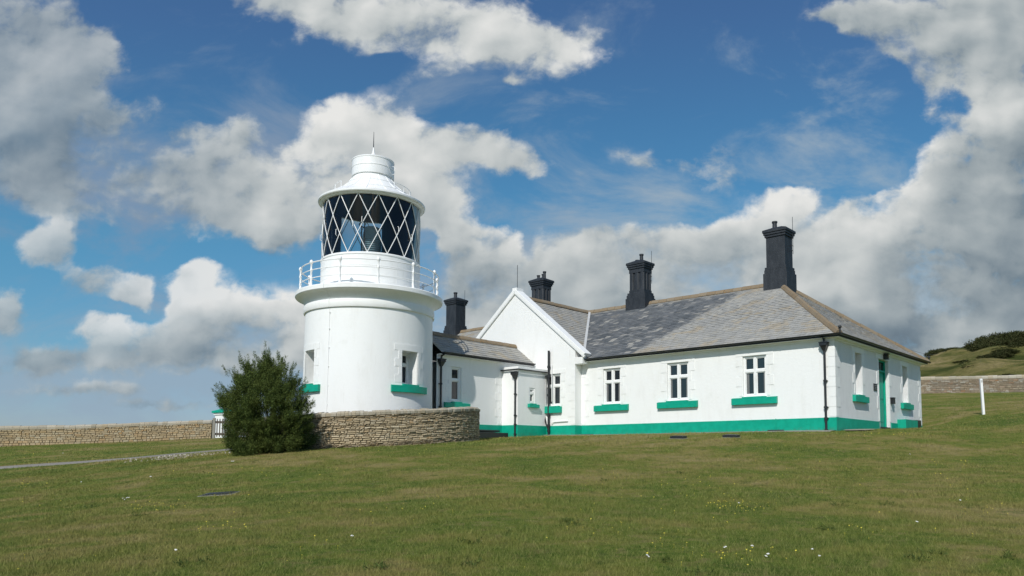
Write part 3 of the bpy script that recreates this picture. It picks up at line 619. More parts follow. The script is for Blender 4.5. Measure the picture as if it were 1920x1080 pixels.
for p, q in ((Ra, Rb), ((OV, -OV, ZE), Ra), ((OV, WD + OV, ZE), Ra), (Rb, (-L0 - OV, -OV, ZE)), (Rb, (-L0 - OV, WD + OV, ZE)), ((-15.6, -.05, ZR), (-15.6, tm, ZR))): ridge(rg, Vector(p) + up, Vector(q) + up)
rg.build('ridge_tiles', 'ridge', roof)
vl = MB()
va, vb_ = Vector((-11.5, -.25, ZE + .03)), Vector((-15.45, tm - .1, ZR + .02))
nn_ = Vector((.35, -.25, 1)).normalized(); vl.bar(va, vb_, .12, .05, nn_)
vl.build('valley_lead', 'lead', roof)
# gutters
gt = MB(); zg = 3.36; g = .345
def half_gutter(mb, p, q, r=.065):
    p, q = Vector(p), Vector(q); d = (q - p).normalized(); rt = d.cross(Vector((0, 0, 1))); sec = [(math.cos(a), math.sin(a)) for a in np.linspace(PI, 2 * PI, 7)] + [(.86, 0.0)] + [(math.cos(a) * .86, math.sin(a) * .86) for a in np.linspace(2 * PI, PI, 7)]
    nn = len(sec); mb.add([p + rt * a * r + Vector((0, 0, b * r)) for a, b in sec] + [q + rt * a * r + Vector((0, 0, b * r)) for a, b in sec], [(i, (i + 1) % nn, nn + (i + 1) % nn, nn + i) for i in range(nn)] + [tuple(range(nn)), tuple(range(nn, 2 * nn))])
half_gutter(gt, (g + .06, -g, 3.44), (-11.32, -g, 3.44)); half_gutter(gt, (g, WD + g, 3.44), (g, -g, 3.44))
for k in range(9): gt.box((-.6 - k * 1.3, -g - .07, 3.40), (-.63 - k * 1.3, -.262, 3.43))
gt.build('gutter', 'black', cot); gt = MB()
gt.box((.262, -.262, 3.33), (.275, WD + .27, 3.415)); gt.box((-11.3, -.275, 3.33), (.262, -.262, 3.415))
gt.build('fascia', 'black', cot)
for (y, ) in ((-.3,), (WD + .3,)):
    fb = MB(); x_ = .33; fb.tube([(x_, y, 3.46), (x_, y, 3.60)], .03)
    fb.add(*(lambda r, c, nu=10, nv=6: ([(c[0] + r * math.sin(PI * j / nv) * math.cos(2 * PI * i / nu), c[1] + r * math.sin(PI * j / nv) * math.sin(2 * PI * i / nu), c[2] + r * math.cos(PI * j / nv)) for j in range(nv + 1) for i in range(nu)],
            [(j * nu + i, j * nu + (i + 1) % nu, (j + 1) * nu + (i + 1) % nu, (j + 1) * nu + i) for j in range(nv) for i in range(nu)]))(.065, (x_, y, 3.65)))
    fb.build('gutter_finial', 'black', cot, smooth=True)
def downpipe(parent, pf, l, z0, z1, off=.09, r=.045, swan=True, brackets=True):
    mb = MB(); hop = z1 - .30
    mb.tube([pf.pt(l, z0, off), pf.pt(l, hop, off)], r, 12)
    a, b, c, d_ = .09, .17, hop, hop + .22
    mb.hexa([pf.pt(l - .05, c - .12, off - .05), pf.pt(l + .05, c - .12, off - .05), pf.pt(l + .05, c - .12, off + .05), pf.pt(l - .05, c - .12, off + .05), pf.pt(l - .12, c + .06, .02), pf.pt(l + .12, c + .06, .02), pf.pt(l + .12, c + .06, .21), pf.pt(l - .12, c + .06, .21)])
    pf.box(mb, l - .14, l + .14, c + .062, c + .16, .015, .23); pf.box(mb, l - .16, l + .16, c + .162, c + .19, .01, .25)
    if swan: mb.tube([pf.pt(l, c + .15, off), pf.pt(l, z1 + .02, .12), pf.pt(l, z1 + .08, .30)], .04, 10)
    for z in [z0 + .12, z0 + .55, z0 + .95, z0 + 1.9]:
        if z < hop - .2: mb.tube([pf.pt(l, z - .035, off), pf.pt(l, z + .035, off)], r * 1.45, 12); pf.box(mb, l - .08, l + .08, z - .012, z + .012, .012, off)
    return mb.build('downpipe', 'black', parent, smooth=True)
downpipe(cot, F0, .34, -.1, 3.30)
# vent pipe by the gable
vp = MB(); vp.tube([G0.pt(1.52, 0, .10), G0.pt(1.52, 3.95, .10)], .055, 12)
for z in (.25, .5, .95, 1.9, 2.75, 3.2): vp.tube([G0.pt(1.52, z - .05, .10), G0.pt(1.52, z + .05, .10)], .078, 12)
vp.tube([G0.pt(1.52, 2.62, .1), G0.pt(1.62, 2.75, .1), G0.pt(1.72, 2.78, .1)], .04); vp.tube([G0.pt(1.5, .25, .12), G0.pt(1.7, .62, .10), G0.pt(1.8, .95, .07)], .035)
vp.build('vent_pipe', 'black', cot, smooth=True)
wp = MB(); wp.tube([G0.pt(.40, .68, .05), G0.pt(1.25, .66, .05), G0.pt(1.38, .58, .08)], .022); wp.build('waste_pipe', 'white', cot, smooth=True); wp = MB(); wp.tube([G0.pt(1.36, 3.3, .06), G0.pt(1.36, 2.6, .06), G0.pt(1.36, 1.6, .05)], .02); wp.build('waste_pipe', 'white', cot, smooth=True)
# small black vent boxes on the base band
for x in (-11.4, -2.3):
    ab = MB(); ab.box((x - .32, -.11, 0), (x + .32, -.026, .075)); ab.build('air_vent', 'black', cot, bevel=.01)
cb = MB(); cb.tube([(-2.3, -.045, .07), (-2.3, -.045, .46), (-2.3, -.03, .50)], .012); cb.build('cable_conduit', 'green', cot)
# chimneys
def chimney(s, wb, db, ws, dsf, zb, zs, zc, ztop, fluted, pots, rod):
    c = (-s, tm); mb = MB(); mb.cboxc(c, wb, db, zb, zs - .22, 0); mb.cboxc(c, wb - .08, db - .08, zs - .22, zs - .06); mb.cboxc(c, (wb + ws) / 2, (db + dsf) / 2, zs - .06, zs + .06)
    a, b = ws / 2, dsf / 2
    if fluted:
        n_ = 3 # shaft with recessed vertical channels between clustered piers
        mb.cboxc(c, ws - .12, dsf - .12, zs + .06, zc - .16)
        for sx_ in (-1, 0, 1):
            for sy_ in (-1, 0, 1):
                if sx_ == 0 and sy_ == 0: continue
                pw = ws * .27; pd = dsf * .29; ch = .05
                mb.cboxc((c[0] + sx_ * (a - pw / 2), c[1] + sy_ * (b - pd / 2)), pw, pd, zs + .12, zc - .24, ch)
        mb.cboxc(c, ws + .01, dsf + .01, zs + .06, zs + .2); mb.cboxc(c, ws + .01, dsf + .01, zc - .36, zc - .16)
    else: mb.cboxc(c, ws, dsf, zs + .06, zc - .16)
    mb.cboxc(c, ws + .10, dsf + .10, zc - .16, zc - .06); mb.cboxc(c, ws + .18, dsf + .18, zc - .06, zc + .04); mb.cboxc(c, ws + .25, dsf + .25, zc + .04, zc + .15)
    x, y = c; A_, B_ = ws / 2 + .13, dsf / 2 + .13
    mb.hexa([(x - A_, y - B_, zc + .15), (x + A_, y - B_, zc + .15), (x + A_, y + B_, zc + .15), (x - A_, y + B_, zc + .15), (x - a * .5, y - b * .5, zc + .30), (x + a * .5, y - b * .5, zc + .30), (x + a * .5, y + b * .5, zc + .30), (x - a * .5, y + b * .5, zc + .30)])
    ch = mb.build('chimney', 'chimney', cot, bevel=.012)
    ap = MB(); ap.cboxc(c, wb + .10, db + .02, zb, zb + .9) if False else None
    for (ox, oy, r, h) in pots:
        pm = MB(); pm.lathe([(r * 1.1, zc + .18), (r, zc + .26), (r * .9, zc + .20 + h * .8), (r * 1.15, zc + .20 + h * .84), (r * 1.15, zc + .2 + h), (r * .8, zc + .2 + h), (r * .8, zc + .3)], (x + ox, y + oy), 14); pm.build('chimney_pot', 'chimney', ch, smooth=True)
    if rod:
        rm = MB(); rx = x + ws / 2 + .10; ry = y + dsf / 2 * .6; rm.tube([(rx, ry, zc - .9), (rx, ry, zc + .75)], .011, 6); rm.tube([(x + ws / 2, ry, zc - .75), (rx, ry, zc - .75)], .014, 6); rm.tube([(x + ws / 2, ry, zc - .5), (rx + .02, ry, zc - .55)], .014, 6)
        rm.build('lightning_rod', 'black', ch)
    return ch
chimney(4.45, 1.13, 1.08, .90, .84, 5.7, 7.42, 8.97, 9.4, False, [(-.20, 0, .11, .42)], True)
chimney(12.15, 1.22, .98, .92, .72, 5.7, 7.30, 8.72, 9.1, True, [(.08, 0, .10, .42), (-.18, 0, .10, .16)], True)
chimney(19.1, 1.22, .98, .92, .72, 5.7, 7.30, 8.82, 9.1, True, [(.25, 0, .09, .45), (-.22, 0, .09, .30), (.02, .15, .09, .36)], False)
chimney(26.45, 1.13, 1.08, .90, .84, 5.7, 7.15, 8.65, 9.0, False, [(-.05, 0, .11, .45)], True)
rm = MB(); rm.tube([(-15.62, -.3, 7.1), (-15.62, -.3, 8.3)], .013, 6); rm.build('lightning_rod', 'black', cot)

# things fixed to the cottage's end wall
def boxed(name, label, cat, pf, l0, l1, z0, z1, o0, o1, mat='black', extra=None):
    mb = MB(); pf.box(mb, l0, l1, z0, z1, o0, o1)
    if extra: extra(mb)
    p = pf.pt((l0 + l1) / 2, z0, o0); e_ = frame_empty(name, *p); tag(e_, label, cat)
    mb.build('body' , mat, e_, bevel=.006); return e_
e_ = boxed('wall_plaque', 'small dark square plaque on white wall left of green door', 'plaque', S0, 4.05, 4.42, 1.72, 2.0, .001, .03, 'plaque')
mbp = MB(); 
for k, (a, b) in enumerate(((4.10, 4.37), (4.13, 4.34), (4.10, 4.37))): S0.box(mbp, a, b, 1.92 - k * .07, 1.93 - k * .07, .0305, .032)
mbp.build('border', 'lead', e_)
e_ = boxed('wall_lantern', 'small black lantern fixed above the green door', 'lantern', S0, 5.28, 5.46, 3.08, 3.13, .05, .22, 'black', lambda mb: (S0.box(mb, 5.25, 5.49, 3.30, 3.33, .03, .24), S0.box(mb, 5.33, 5.41, 3.10, 3.30, .001, .05)))
mb = MB(); S0.box(mb, 5.295, 5.445, 3.132, 3.298, .06, .21); mb.build('lamp_glass', 'pane', e_)
boxed('letter_box', 'small black box fixed to the wall just right of green door', 'letter box', S0, 6.06, 6.30, 1.28, 1.52, .018, .15, 'black', lambda mb: S0.box(mb, 6.04, 6.32, 1.52, 1.55, .014, .17))

# ---------------------------------------------------------------- passage building between tower and cottage
pas = frame_empty('passage_building', -15.6, -3)
tag(pas, 'low white passage with slate roof and flat porch joining tower and cottage', 'building')
mb = MB(); pas_ops = [(.80, 1.36, 1.40, 2.88, .10)]; X1 = -14.56
K0 = PF((X1, -6.25), (0, 1), (1, 0)); wall(mb, (X1, -6.25), (0, 1), (1, 0), 5.80, -.7, 3.34, pas_ops); wall(mb, (-16.64, -6.25), (0, 1), (-1, 0), 5.80, -.7, 3.34)
PO = [(.765, 1.125, 1.48, 2.19, .08)]
wall(mb, (-13.55, -2.385), (0, 1), (1, 0), 1.934, -.7, 2.98, PO); wall(mb, (-13.55, -2.385), (-1, 0), (0, -1), 1.009, -.7, 2.98)
mb.build('wall', 'wall', pas)
K1 = PF((-13.55, -2.385), (0, 1), (1, 0)); K2 = PF((-13.55, -2.385), (-1, 0), (0, -1))
window(pas, K0, *pas_ops[0], kind=2, sill=(.40, .46), sz=(1.14, 1.37), curtain=False)
window(pas, K1, *PO[0], kind=2, sill=(.12, .20), sz=(1.29, 1.46), curtain=False, surround=False)
mb = MB(); mb.box((-14.70, -2.46, 2.98), (-13.47, -.455, 3.09)); mb.build('porch_roof', 'wall', pas, bevel=.01)
mb = MB(); mb.box((-14.60, -2.50, 2.93), (-13.43, -2.465, 2.978)); mb.box((-13.465, -2.464, 2.93), (-13.43, -.46, 2.978)); mb.build('porch_gutter', 'black', pas)
for l_, sg2 in ((3.86, -1), (.30, 1)):
    mb = MB(); quoins(mb, K0, l_, sg2, .5, 3.1); mb.build('quoins', 'wall', pas, bevel=.004)
mb = MB(); mb.box((-14.56, -6.2, -.5), (-14.535, -2.386, G)); mb.box((-14.534, -2.41, -.5), (-13.525, -2.386, G)); mb.box((-13.549, -2.385, -.5), (-13.525, -.476, G)); mb.build('base_band', 'green', pas, bevel=.006)
mb = MB(); mb.box((-14.53, -5.6, .16), (-14.15, -2.9, .24)); mb.box((-14.53, -5.2, -.3), (-13.9, -2.62, .12)); mb.build('step', 'black', pas, bevel=.01)
rf = MB(); un = MB(); pe, pr_ = 3.40, 4.33
slates(rf, [(-14.30, -6.2, pe), (-14.30, -.455, pe), (-15.6, -.455, pr_), (-15.6, -6.2, pr_)], un); slates(rf, [(-16.9, -6.2, pe), (-16.9, -.455, pe), (-15.6, -.455, pr_), (-15.6, -6.2, pr_)], un)
pr2 = rf.build('roof', 'slate_plain', pas); un.build('underlay', 'dark', pr2)
mb = MB(); ridge(mb, (-15.6, -6.2, pr_ + .05), (-15.6, -.455, pr_ + .05)); mb.build('ridge_tiles', 'ridge', pr2)
mb = MB(); half_gutter(mb, (-14.24, -.50, 3.42), (-14.24, -6.15, 3.42), .055); mb.box((-14.34, -6.15, 3.32), (-14.31, -.5, 3.39))
mb.build('gutter', 'black', pas)
mb = MB(); mb.box((-14.56, -6.2, 3.30), (-14.342, -.46, 3.345)); mb.build('soffit', 'wall', pas)
downpipe(pas, K0, .17, .2, 3.25); downpipe(pas, K2, .10, -.05, 2.95, off=.07, r=.04, swan=False)

# ---------------------------------------------------------------- lighthouse
TX, TY, TB = -8.24, 30.84, .5
lh = empty('lighthouse', (TX, TY, TB + EYE)); tag(lh, 'squat round white lighthouse tower with glazed diamond lattice lantern and railed gallery', 'lighthouse')
Z = lambda z: z - TB
wins = [(222, 9.3, 2.70, 3.98), (322.3, 8.5, 2.70, 3.96)]
mb = MB(); angs = set(np.round(np.arange(0, 360, 3.0), 3)); 
for c, h, _, _ in wins:
    angs = {a for a in angs if not (c - h - 1 < a < c + h + 1)} | {c - h, c - h / 2, c, c + h / 2, c + h}
angs = sorted(angs); zsg = [-.9, 2.70, 3.96, 3.98, 5.5]; rr = lambda z: 2.545 - .010 * z
pt = lambda a, z: (rr(z) * math.cos(R(a)), rr(z) * math.sin(R(a)), Z(z))
for a, b in zip(angs, angs[1:] + [angs[0] + 360]):
    for z0, z1 in zip(zsg, zsg[1:]):
        am, zm = (a + b) / 2, (z0 + z1) / 2
        if any(abs(am - c) < h and w0 < zm < w1 for c, h, w0, w1 in wins): continue
        mb.quad(pt(a, z0), pt(b, z0), pt(b, z1), pt(a, z1))
tw = mb.build('tower_wall', 'wall', lh, smooth=True)
# weld so that smooth shading works
import bmesh
b_ = bmesh.new(); b_.from_mesh(tw.data); bmesh.ops.remove_doubles(b_, verts=b_.verts, dist=.0005); bmesh.ops.recalc_face_normals(b_, faces=b_.faces); b_.to_mesh(tw.data); b_.free()
for (c, h, z0, z1) in wins:
    n = (math.cos(R(c)), math.sin(R(c))); d = (-n[1], n[0]); hw = 2.5 * math.sin(R(h)); r0 = 2.5 * math.cos(R(h)); dp = .55
    pf = PF((n[0] * r0, n[1] * r0), d, n); rv = MB()
    for l in (-hw, hw): rv.quad(pf.pt(l, Z(z0), 0), pf.pt(l, Z(z1), 0), pf.pt(l, Z(z1), -dp), pf.pt(l, Z(z0), -dp))
    for zq in (z0, z1):
        arc = [pt(a, zq) for a in (c - h, c - h / 2, c, c + h / 2, c + h)]; rv.add(arc + [pf.pt(hw, Z(zq), -dp), pf.pt(-hw, Z(zq), -dp)], [tuple(range(7))])
    o = window(lh, pf, -hw, hw, Z(z0), Z(z1), dp, kind=2, sill=None, curtain=False, surround=False)
    rv.build('reveal', 'wall', o)
    sl = MB(); sl.cbox(c - 19, c + 19, Z(2.39), Z(2.645), 2.49, 2.64, 16); sl.cbox(c - h, c + h, Z(2.645), Z(2.70), 2.30, 2.62, 8); sl.build('sill', 'green', o, bevel=.006)
    su = MB(); su.cbox(c - h - 7.5, c + h + 7.5, Z(z1 + .004), Z(z1 + .24), 2.49, 2.516, 12)
    for k in range(4):
        ww = 7 if k % 2 == 0 else 3.5; za = z0 + .05 + k * (z1 - z0 - .05) / 4; zb = za + (z1 - z0 - .05) / 4
        su.cbox(c - h - ww, c - h - .6, Z(za + .004), Z(zb - .004), 2.49, 2.524, 4); su.cbox(c + h + .6, c + h + ww, Z(za + .004), Z(zb - .004), 2.49, 2.524, 4)
    su.build('surround', 'wall', o, bevel=.003)
mb = MB(); mb.lathe([(2.47, Z(5.49)), (2.545, Z(5.49)), (2.56, Z(5.52)), (2.56, Z(5.74)), (2.545, Z(5.78)), (2.50, Z(5.80))], n=128); mb.build('string_course', 'wall', lh, smooth=True)
mb = MB(); cov = [(2.50, 5.79), (2.52, 5.84), (2.56, 5.91), (2.63, 5.99), (2.72, 6.06), (2.83, 6.10), (2.86, 6.10), (2.89, 6.13), (2.89, 6.27), (2.86, 6.30), (1.9, 6.32)]
mb.lathe([(r, Z(z)) for r, z in cov], n=128); gal = mb.build('gallery', 'wall', lh, smooth=True)
mb = MB(); mb.lathe([(1.97, Z(6.31)), (1.97, Z(6.36)), (1.95, Z(6.38)), (1.95, Z(7.56)), (1.975, Z(7.58)), (1.975, Z(7.63)), (1.94, Z(7.66)), (1.86, Z(7.66))], n=128)
mu = mb.build('lantern_base', 'wall', lh, smooth=True)
mb = MB()
for z in (6.75, 7.15): mb.lathe([(1.951, Z(z)), (1.958, Z(z + .01)), (1.958, Z(z + .03)), (1.951, Z(z + .04))], n=96)
for k in range(16): mb.cbox(k * 22.5, k * 22.5 + .5, Z(6.4), Z(7.55), 1.951, 1.957, 1)
mb.build('plate_seam', 'wall', mu)
mb = MB(); mb.lathe([(.01, Z(7.64)), (1.86, Z(7.64))], n=48); mb.build('lantern_floor', 'dark', lh); mb = MB(); mb.lathe([(.01, Z(9.9)), (1.9, Z(9.88))], n=48); mb.build('lantern_ceiling', 'dark', lh)
# railing
rl = MB(); RR = 2.70
for z in (6.62, 6.92, 7.20): rl.tube([(RR * math.cos(a), RR * math.sin(a), Z(z)) for a in np.linspace(0, 2 * PI, 73)], 0.017 if z < 7.1 else .023, 6, cap=False)
rail = rl.build('railing', 'white', lh, smooth=True)
for k in range(12):
    a = R(290.5 + 30 * k); pc = (RR * math.cos(a), RR * math.sin(a)); pm = MB()
    pm.lathe([(r_ * 1.35, z_) for r_, z_ in [(.05, Z(6.30)), (.05, Z(6.34)), (.034, Z(6.37)), (.028, Z(6.55)), (.034, Z(6.6)), (.034, Z(6.64)), (.026, Z(6.68)), (.026, Z(6.86)), (.036, Z(6.89)), (.036, Z(6.95)), (.024, Z(6.98)), (.024, Z(7.12)), (.036, Z(7.15)), (.05, Z(7.2)), (.05, Z(7.24)), (.036, Z(7.28)), (.004, Z(7.31))]], pc, 12)
    pm.build('railing_post', 'white', rail, smooth=True)
# glazing
RG, ZB, ZT = 1.93, 7.65, 9.87; A0 = 291.5
lt = MB()
for k in range(16):
    for sgn in (-1, 1):
        P3 = []
        for q in range(13):
            f = q / 12; a = R(A0 + 22.5 * k + sgn * 33.75 * f); P3.append((RG * math.cos(a), RG * math.sin(a), Z(ZT + (ZB - ZT) * f)))
        lt.tube(P3, .016, 6)
lat = lt.build('lattice_glazing_bars', 'white', lh, smooth=True)
gl_ = MB(); gl_.lathe([(1.905, Z(ZB)), (1.905, Z(ZT))], n=96); gl_.build('lantern_glass', 'glass', lh, smooth=True)
pnl = MB(); pin = MB(); a1 = 452
rowz = [(ZB, 348), (ZB + .74, 358 - 5), (ZB + 1.48, 345), (ZT, 352)] if False else [(ZB, 341), (ZB + .74, 346), (ZB + 1.3, 350), (ZT, 342)]
prev = None
for mbx, rd in ((pnl, 1.885), (pin, 1.875)):
    rows = []
    for (z, a0_) in rowz: rows.append([(rd * math.cos(R(a0_ + (a1 - a0_) * q / 40)), rd * math.sin(R(a0_ + (a1 - a0_) * q / 40)), Z(z)) for q in range(41)])
    for r0_, r1_ in zip(rows, rows[1:]):
        for q in range(40): mbx.quad(r0_[q], r0_[q + 1], r1_[q + 1], r1_[q])
bp = pnl.build('blanking_panel', 'white', lh, smooth=True); pin.build('panel_lining', 'dark', bp, smooth=True)
ln = MB(); prof = [(.01, 7.66), (.30, 7.66), (.30, 7.9)]
for k in range(16):
    z = 7.9 + k * .075; r = .40 * math.sqrt(max(.05, 1 - ((z - 8.45) / .85) ** 2)); prof += [(r, z), (r * .9, z + .07)]
prof += [(.08, 9.12), (.01, 9.14)]; ln.lathe([(r, Z(z)) for r, z in prof], n=40); ln.build('lens', 'lens', lh)
mb = MB()
for a in (250, 340, 70, 160): mb.tube([(.5 * math.cos(R(a)), .5 * math.sin(R(a)), Z(7.65)), (.5 * math.cos(R(a)), .5 * math.sin(R(a)), Z(9.2))], .022, 6)
for z in (7.95, 9.2): mb.tube([(.5 * math.cos(a), .5 * math.sin(a), Z(z)) for a in np.linspace(0, 2 * PI, 33)], .022, 6, cap=False)
mb.build('lens_cage', 'dark', lh)
for (a, z) in ((264, 8.55), (274, 8.72), (315, 8.5), (336, 8.35), (243, 8.3), (205, 8.35)):
    n = Vector((math.cos(R(a)), math.sin(R(a)), 0)); p = n * 1.95; hd = MB(); hd.tube([p + Vector((0, 0, Z(z))), p + n * .06 + Vector((0, 0, Z(z) + .03)), p + n * .06 + Vector((0, 0, Z(z) + .22)), p + Vector((0, 0, Z(z) + .25))], .012, 6)
    hd.build('handhold', 'white', lat)
# lantern roof
mb = MB(); prof = [(1.90, 9.84), (1.99, 9.84), (2.06, 9.90), (2.10, 9.90), (2.125, 9.93), (2.125, 9.99), (2.09, 10.02), (2.02, 10.03), (1.85, 10.13), (1.55, 10.30), (1.28, 10.48), (1.05, 10.68), (.90, 10.86), (.80, 10.98), (.78, 11.10)]
mb.lathe([(r, Z(z)) for r, z in prof], n=128); lr = mb.build('lantern_roof', 'white', lh, smooth=True)
mb = MB()
for k in range(16):
    a = R(k * 22.5 + 8); mb.tube([(r * math.cos(a), r * math.sin(a), Z(z) + .006) for r, z in prof[7:]], .012, 5)
for r, z in ((1.5, 10.345), (1.02, 10.725)): mb.tube([(r * math.cos(a), r * math.sin(a), Z(z)) for a in np.linspace(0, 2 * PI, 49)], .012, 5, cap=False)
mb.build('roof_seam', 'white', lr)
mb = MB()
for c_ in (200, 350):
    arc = np.linspace(c_ - 32, c_ + 32, 14); mb.tube([(1.52 * math.cos(R(a)), 1.52 * math.sin(R(a)), Z(10.56)) for a in arc], .014, 6)
    for a in (arc[0], arc[4], arc[9], arc[13]): mb.tube([(1.52 * math.cos(R(a)), 1.52 * math.sin(R(a)), Z(10.32)), (1.52 * math.cos(R(a)), 1.52 * math.sin(R(a)), Z(10.56))], .013, 6)
mb.build('roof_handrail', 'white', lr, smooth=True)
mb = MB(); mb.lathe([(r, Z(z)) for r, z in [(.70, 11.05), (.84, 11.05), (.845, 11.07), (.845, 11.36), (.86, 11.37), (.86, 11.40), (.835, 11.41), (.835, 11.66), (.85, 11.67), (.85, 11.71), (.82, 11.73), (.55, 11.79), (.2, 11.84), (.10, 11.87), (.07, 11.93), (.10, 11.98), (.10, 12.02), (.05, 12.08), (.035, 12.2), (.02, 12.3)]], n=96)
vd = mb.build('vent_drum', 'white', lh, smooth=True)
mb = MB(); a = R(350); mb.tube([(.84 * math.cos(a), .84 * math.sin(a), Z(11.5)), (.95 * math.cos(a), .95 * math.sin(a), Z(11.45)), (.95 * math.cos(a), .95 * math.sin(a), Z(11.2)), (.84 * math.cos(a), .84 * math.sin(a), Z(11.15))], .012, 6)
mb.tube([(.87 * math.cos(R(x)), .87 * math.sin(R(x)), Z(z)) for x, z in ((318, 11.58), (325, 11.42), (333, 11.25), (342, 11.1))], .01, 5)
mb.build('handhold', 'white', vd, smooth=True)
mb = MB(); mb.tube([(0, 0, Z(12.25)), (.0, 0, Z(12.93))], [.02, .008], 6); mb.build('lightning_rod', 'black', lh)
mb = MB(); a = R(249); pr_l = [(2.552, .6), (2.505, 5.48), (2.57, 5.5), (2.57, 5.76), (2.54, 5.84), (2.65, 5.99), (2.85, 6.09), (2.90, 6.12), (2.90, 6.3)]
mb.tube([(r * math.cos(a), r * math.sin(a), Z(z)) for r, z in pr_l], .008, 5)
for z in (1.9, 2.6, 3.3, 4.0, 4.7, 5.3): mb.tube([(2.52 * math.cos(a) + .02, 2.52 * math.sin(a), Z(z)), (2.55 * math.cos(a) + .02, 2.55 * math.sin(a), Z(z))], .02, 5)
mb.build('conductor_strip', 'white', lh)

def true_heights(root, Y):      # heights were read off the photo for a level camera; correct them for the tilt
    M_ = root.matrix_basis
    for o in root.children_recursive:
        if o.type != 'MESH': continue
        n = len(o.data.vertices); a = np.empty(n * 3, dtype=np.float32); o.data.vertices.foreach_get('co', a); a = a.reshape(-1, 3)
        zr = a[:, 2] + root.location.z - EYE; a[:, 2] = zr / (1 - zr / Y * math.tan(PITCH)) + EYE - root.location.z
        o.data.vertices.foreach_set('co', a.ravel()); o.data.update()
for r_, y_ in ((cot, 33.5), (pas, 34), (lh, 30.84)): true_heights(r_, y_)

# ---------------------------------------------------------------- stone walls
def stone_wall(name, label, pts, zt, mat, side=1, course=(.05, .10), length=(.12, .42), thick=.40, cope=.16, copew=(.10, .2), org=None, cope_round=False):
    # pts: polyline (x, y); zt(i, f) top height above the ground there; side: which way the seen face looks
    P2 = [Vector(p) for p in pts]; cum = [0]
    for a, b in zip(P2, P2[1:]): cum.append(cum[-1] + (b - a).length)
    Lt = cum[-1]
    def at(l):
        l = min(max(l, 0), Lt - 1e-6); i = max(0, int(np.searchsorted(cum, l, 'right')) - 1); f = (l - cum[i]) / (cum[i + 1] - cum[i]); d = (P2[i + 1] - P2[i]).normalized()
        return P2[i].lerp(P2[i + 1], f), d, Vector((-d.y, d.x)) * side
    gs = [gz(*at(Lt * k / 60)[0]) for k in range(61)]
    gl = lambda l: float(np.interp(l, np.linspace(0, Lt, 61), gs)); tl = lambda l: zt(l / Lt)
    c0 = at(Lt / 2)[0]; e_ = empty(name, (c0.x, c0.y, gl(Lt / 2)), 0, (c0.x, c0.y, gl(Lt / 2))); tag(e_, label, 'wall')
    def P3(l, o, z): p, d, n = at(l); return (p.x + n.x * o, p.y + n.y * o, z)
    core = MB(); N = max(20, int(Lt / .5))
    for k in range(N):
        a, b = Lt * k / N, Lt * (k + 1) / N
        for o0, o1 in ((-.02, -.02), (-thick, -thick)): core.quad(P3(a, o0, gl(a) - .3), P3(b, o0, gl(b) - .3), P3(b, o0, tl(b) - cope), P3(a, o0, tl(a) - cope))
        core.quad(P3(a, -.02, tl(a) - cope), P3(b, -.02, tl(b) - cope), P3(b, -thick, tl(b) - cope), P3(a, -thick, tl(a) - cope))
    for l in (0, Lt): core.quad(P3(l, -.02, gl(l) - .3), P3(l, -thick, gl(l) - .3), P3(l, -thick, tl(l) - cope), P3(l, -.02, tl(l) - cope))
    st = MB(); hmax = max(tl(x) - gl(x) for x in np.linspace(0, Lt, 30)) + .1
    for face in (0, 1):
        depth = cope + .01
        while depth < hmax:
            ch = random.uniform(*course) * (1.5 if face else 1); l = -random.random() * .2
            while l < Lt:
                w_ = random.uniform(*length) * random.choice((.7, 1, 1.2)) * (1.6 if face else 1); a, b = max(l, 0), min(l + w_ - .010, Lt)
                if b - a > .03:
                    top = [tl(a) - depth + random.uniform(-.012, .008), tl(b) - depth + random.uniform(-.012, .008)]; bo = [top[0] - ch + .012 + random.uniform(-.008, .01), top[1] - ch + .012 + random.uniform(-.008, .01)]
                    if top[0] > gl(a) - .15:
                        pr = random.uniform(.0, .040) if not face else -thick - random.uniform(0, .03); q = random.uniform(-.012, .012); inn = -.05 if not face else -thick + .04
                        m4 = random.uniform(.006, .02)
                        st.hexa([P3(a, inn, bo[0]), P3(b, inn, bo[1]), P3(b - m4, pr + q, bo[1] + m4 * .6), P3(a + m4, pr, bo[0] + m4 * .6), P3(a, inn, top[0]), P3(b, inn, top[1]), P3(b - m4, pr + q * .5, top[1] - m4 * .6), P3(a + m4, pr - .005, top[0] - m4 * .6)])
                l += w_
            depth += ch
    wo2 = st.build('stonework', mat, e_); core.build('core', 'mortar', wo2, org=ORG[e_.name])
    co = MB(); l = 0
    while l < Lt:
        w_ = random.uniform(*copew); a, b = l, min(l + w_ - .008, Lt); h = random.uniform(-.025, .02); j = random.uniform(-.015, .02); e2 = .035
        if b - a > .02:
            za, zb = tl(a) - cope, tl(b) - cope
            o = [(.03 + j, 0), (.035 + j, cope * .55), (-.04, cope * .9 + h), (-thick * .5, cope + h), (-thick + .04, cope * .9 + h), (-thick - .03, cope * .5), (-thick - .02, 0)]; m_ = len(o)
            co.add([P3(a, x, za + y) for x, y in o] + [P3(b, x, zb + y + random.uniform(-.006, .006)) for x, y in o], [(i, (i + 1) % m_, m_ + (i + 1) % m_, m_ + i) for i in range(m_)] + [tuple(range(m_)), tuple(range(m_, 2 * m_))])
        l += w_
    co.build('coping', 'coping', e_); return e_
ring = [(TX + 4.42 * math.cos(R(a)), TY + 4.42 * math.sin(R(a))) for a in np.arange(182, 377, 3)]
zring = lambda f: float(np.interp(f, [0, .36, .55, .7, .85, 1], [1.30, 1.45, 1.58, 1.72, 1.90, 1.98])) + EYE
stone_wall('round_stone_wall', 'low curved dry stone wall wrapped round the foot of the white lighthouse', ring, zring, 'stone_buff', side=-1, course=(.030, .085), length=(.09, .30))
lw = [(-58, 46), (-45, 48.5), (-33.2, 51.2), (-25.3, 53.75)]
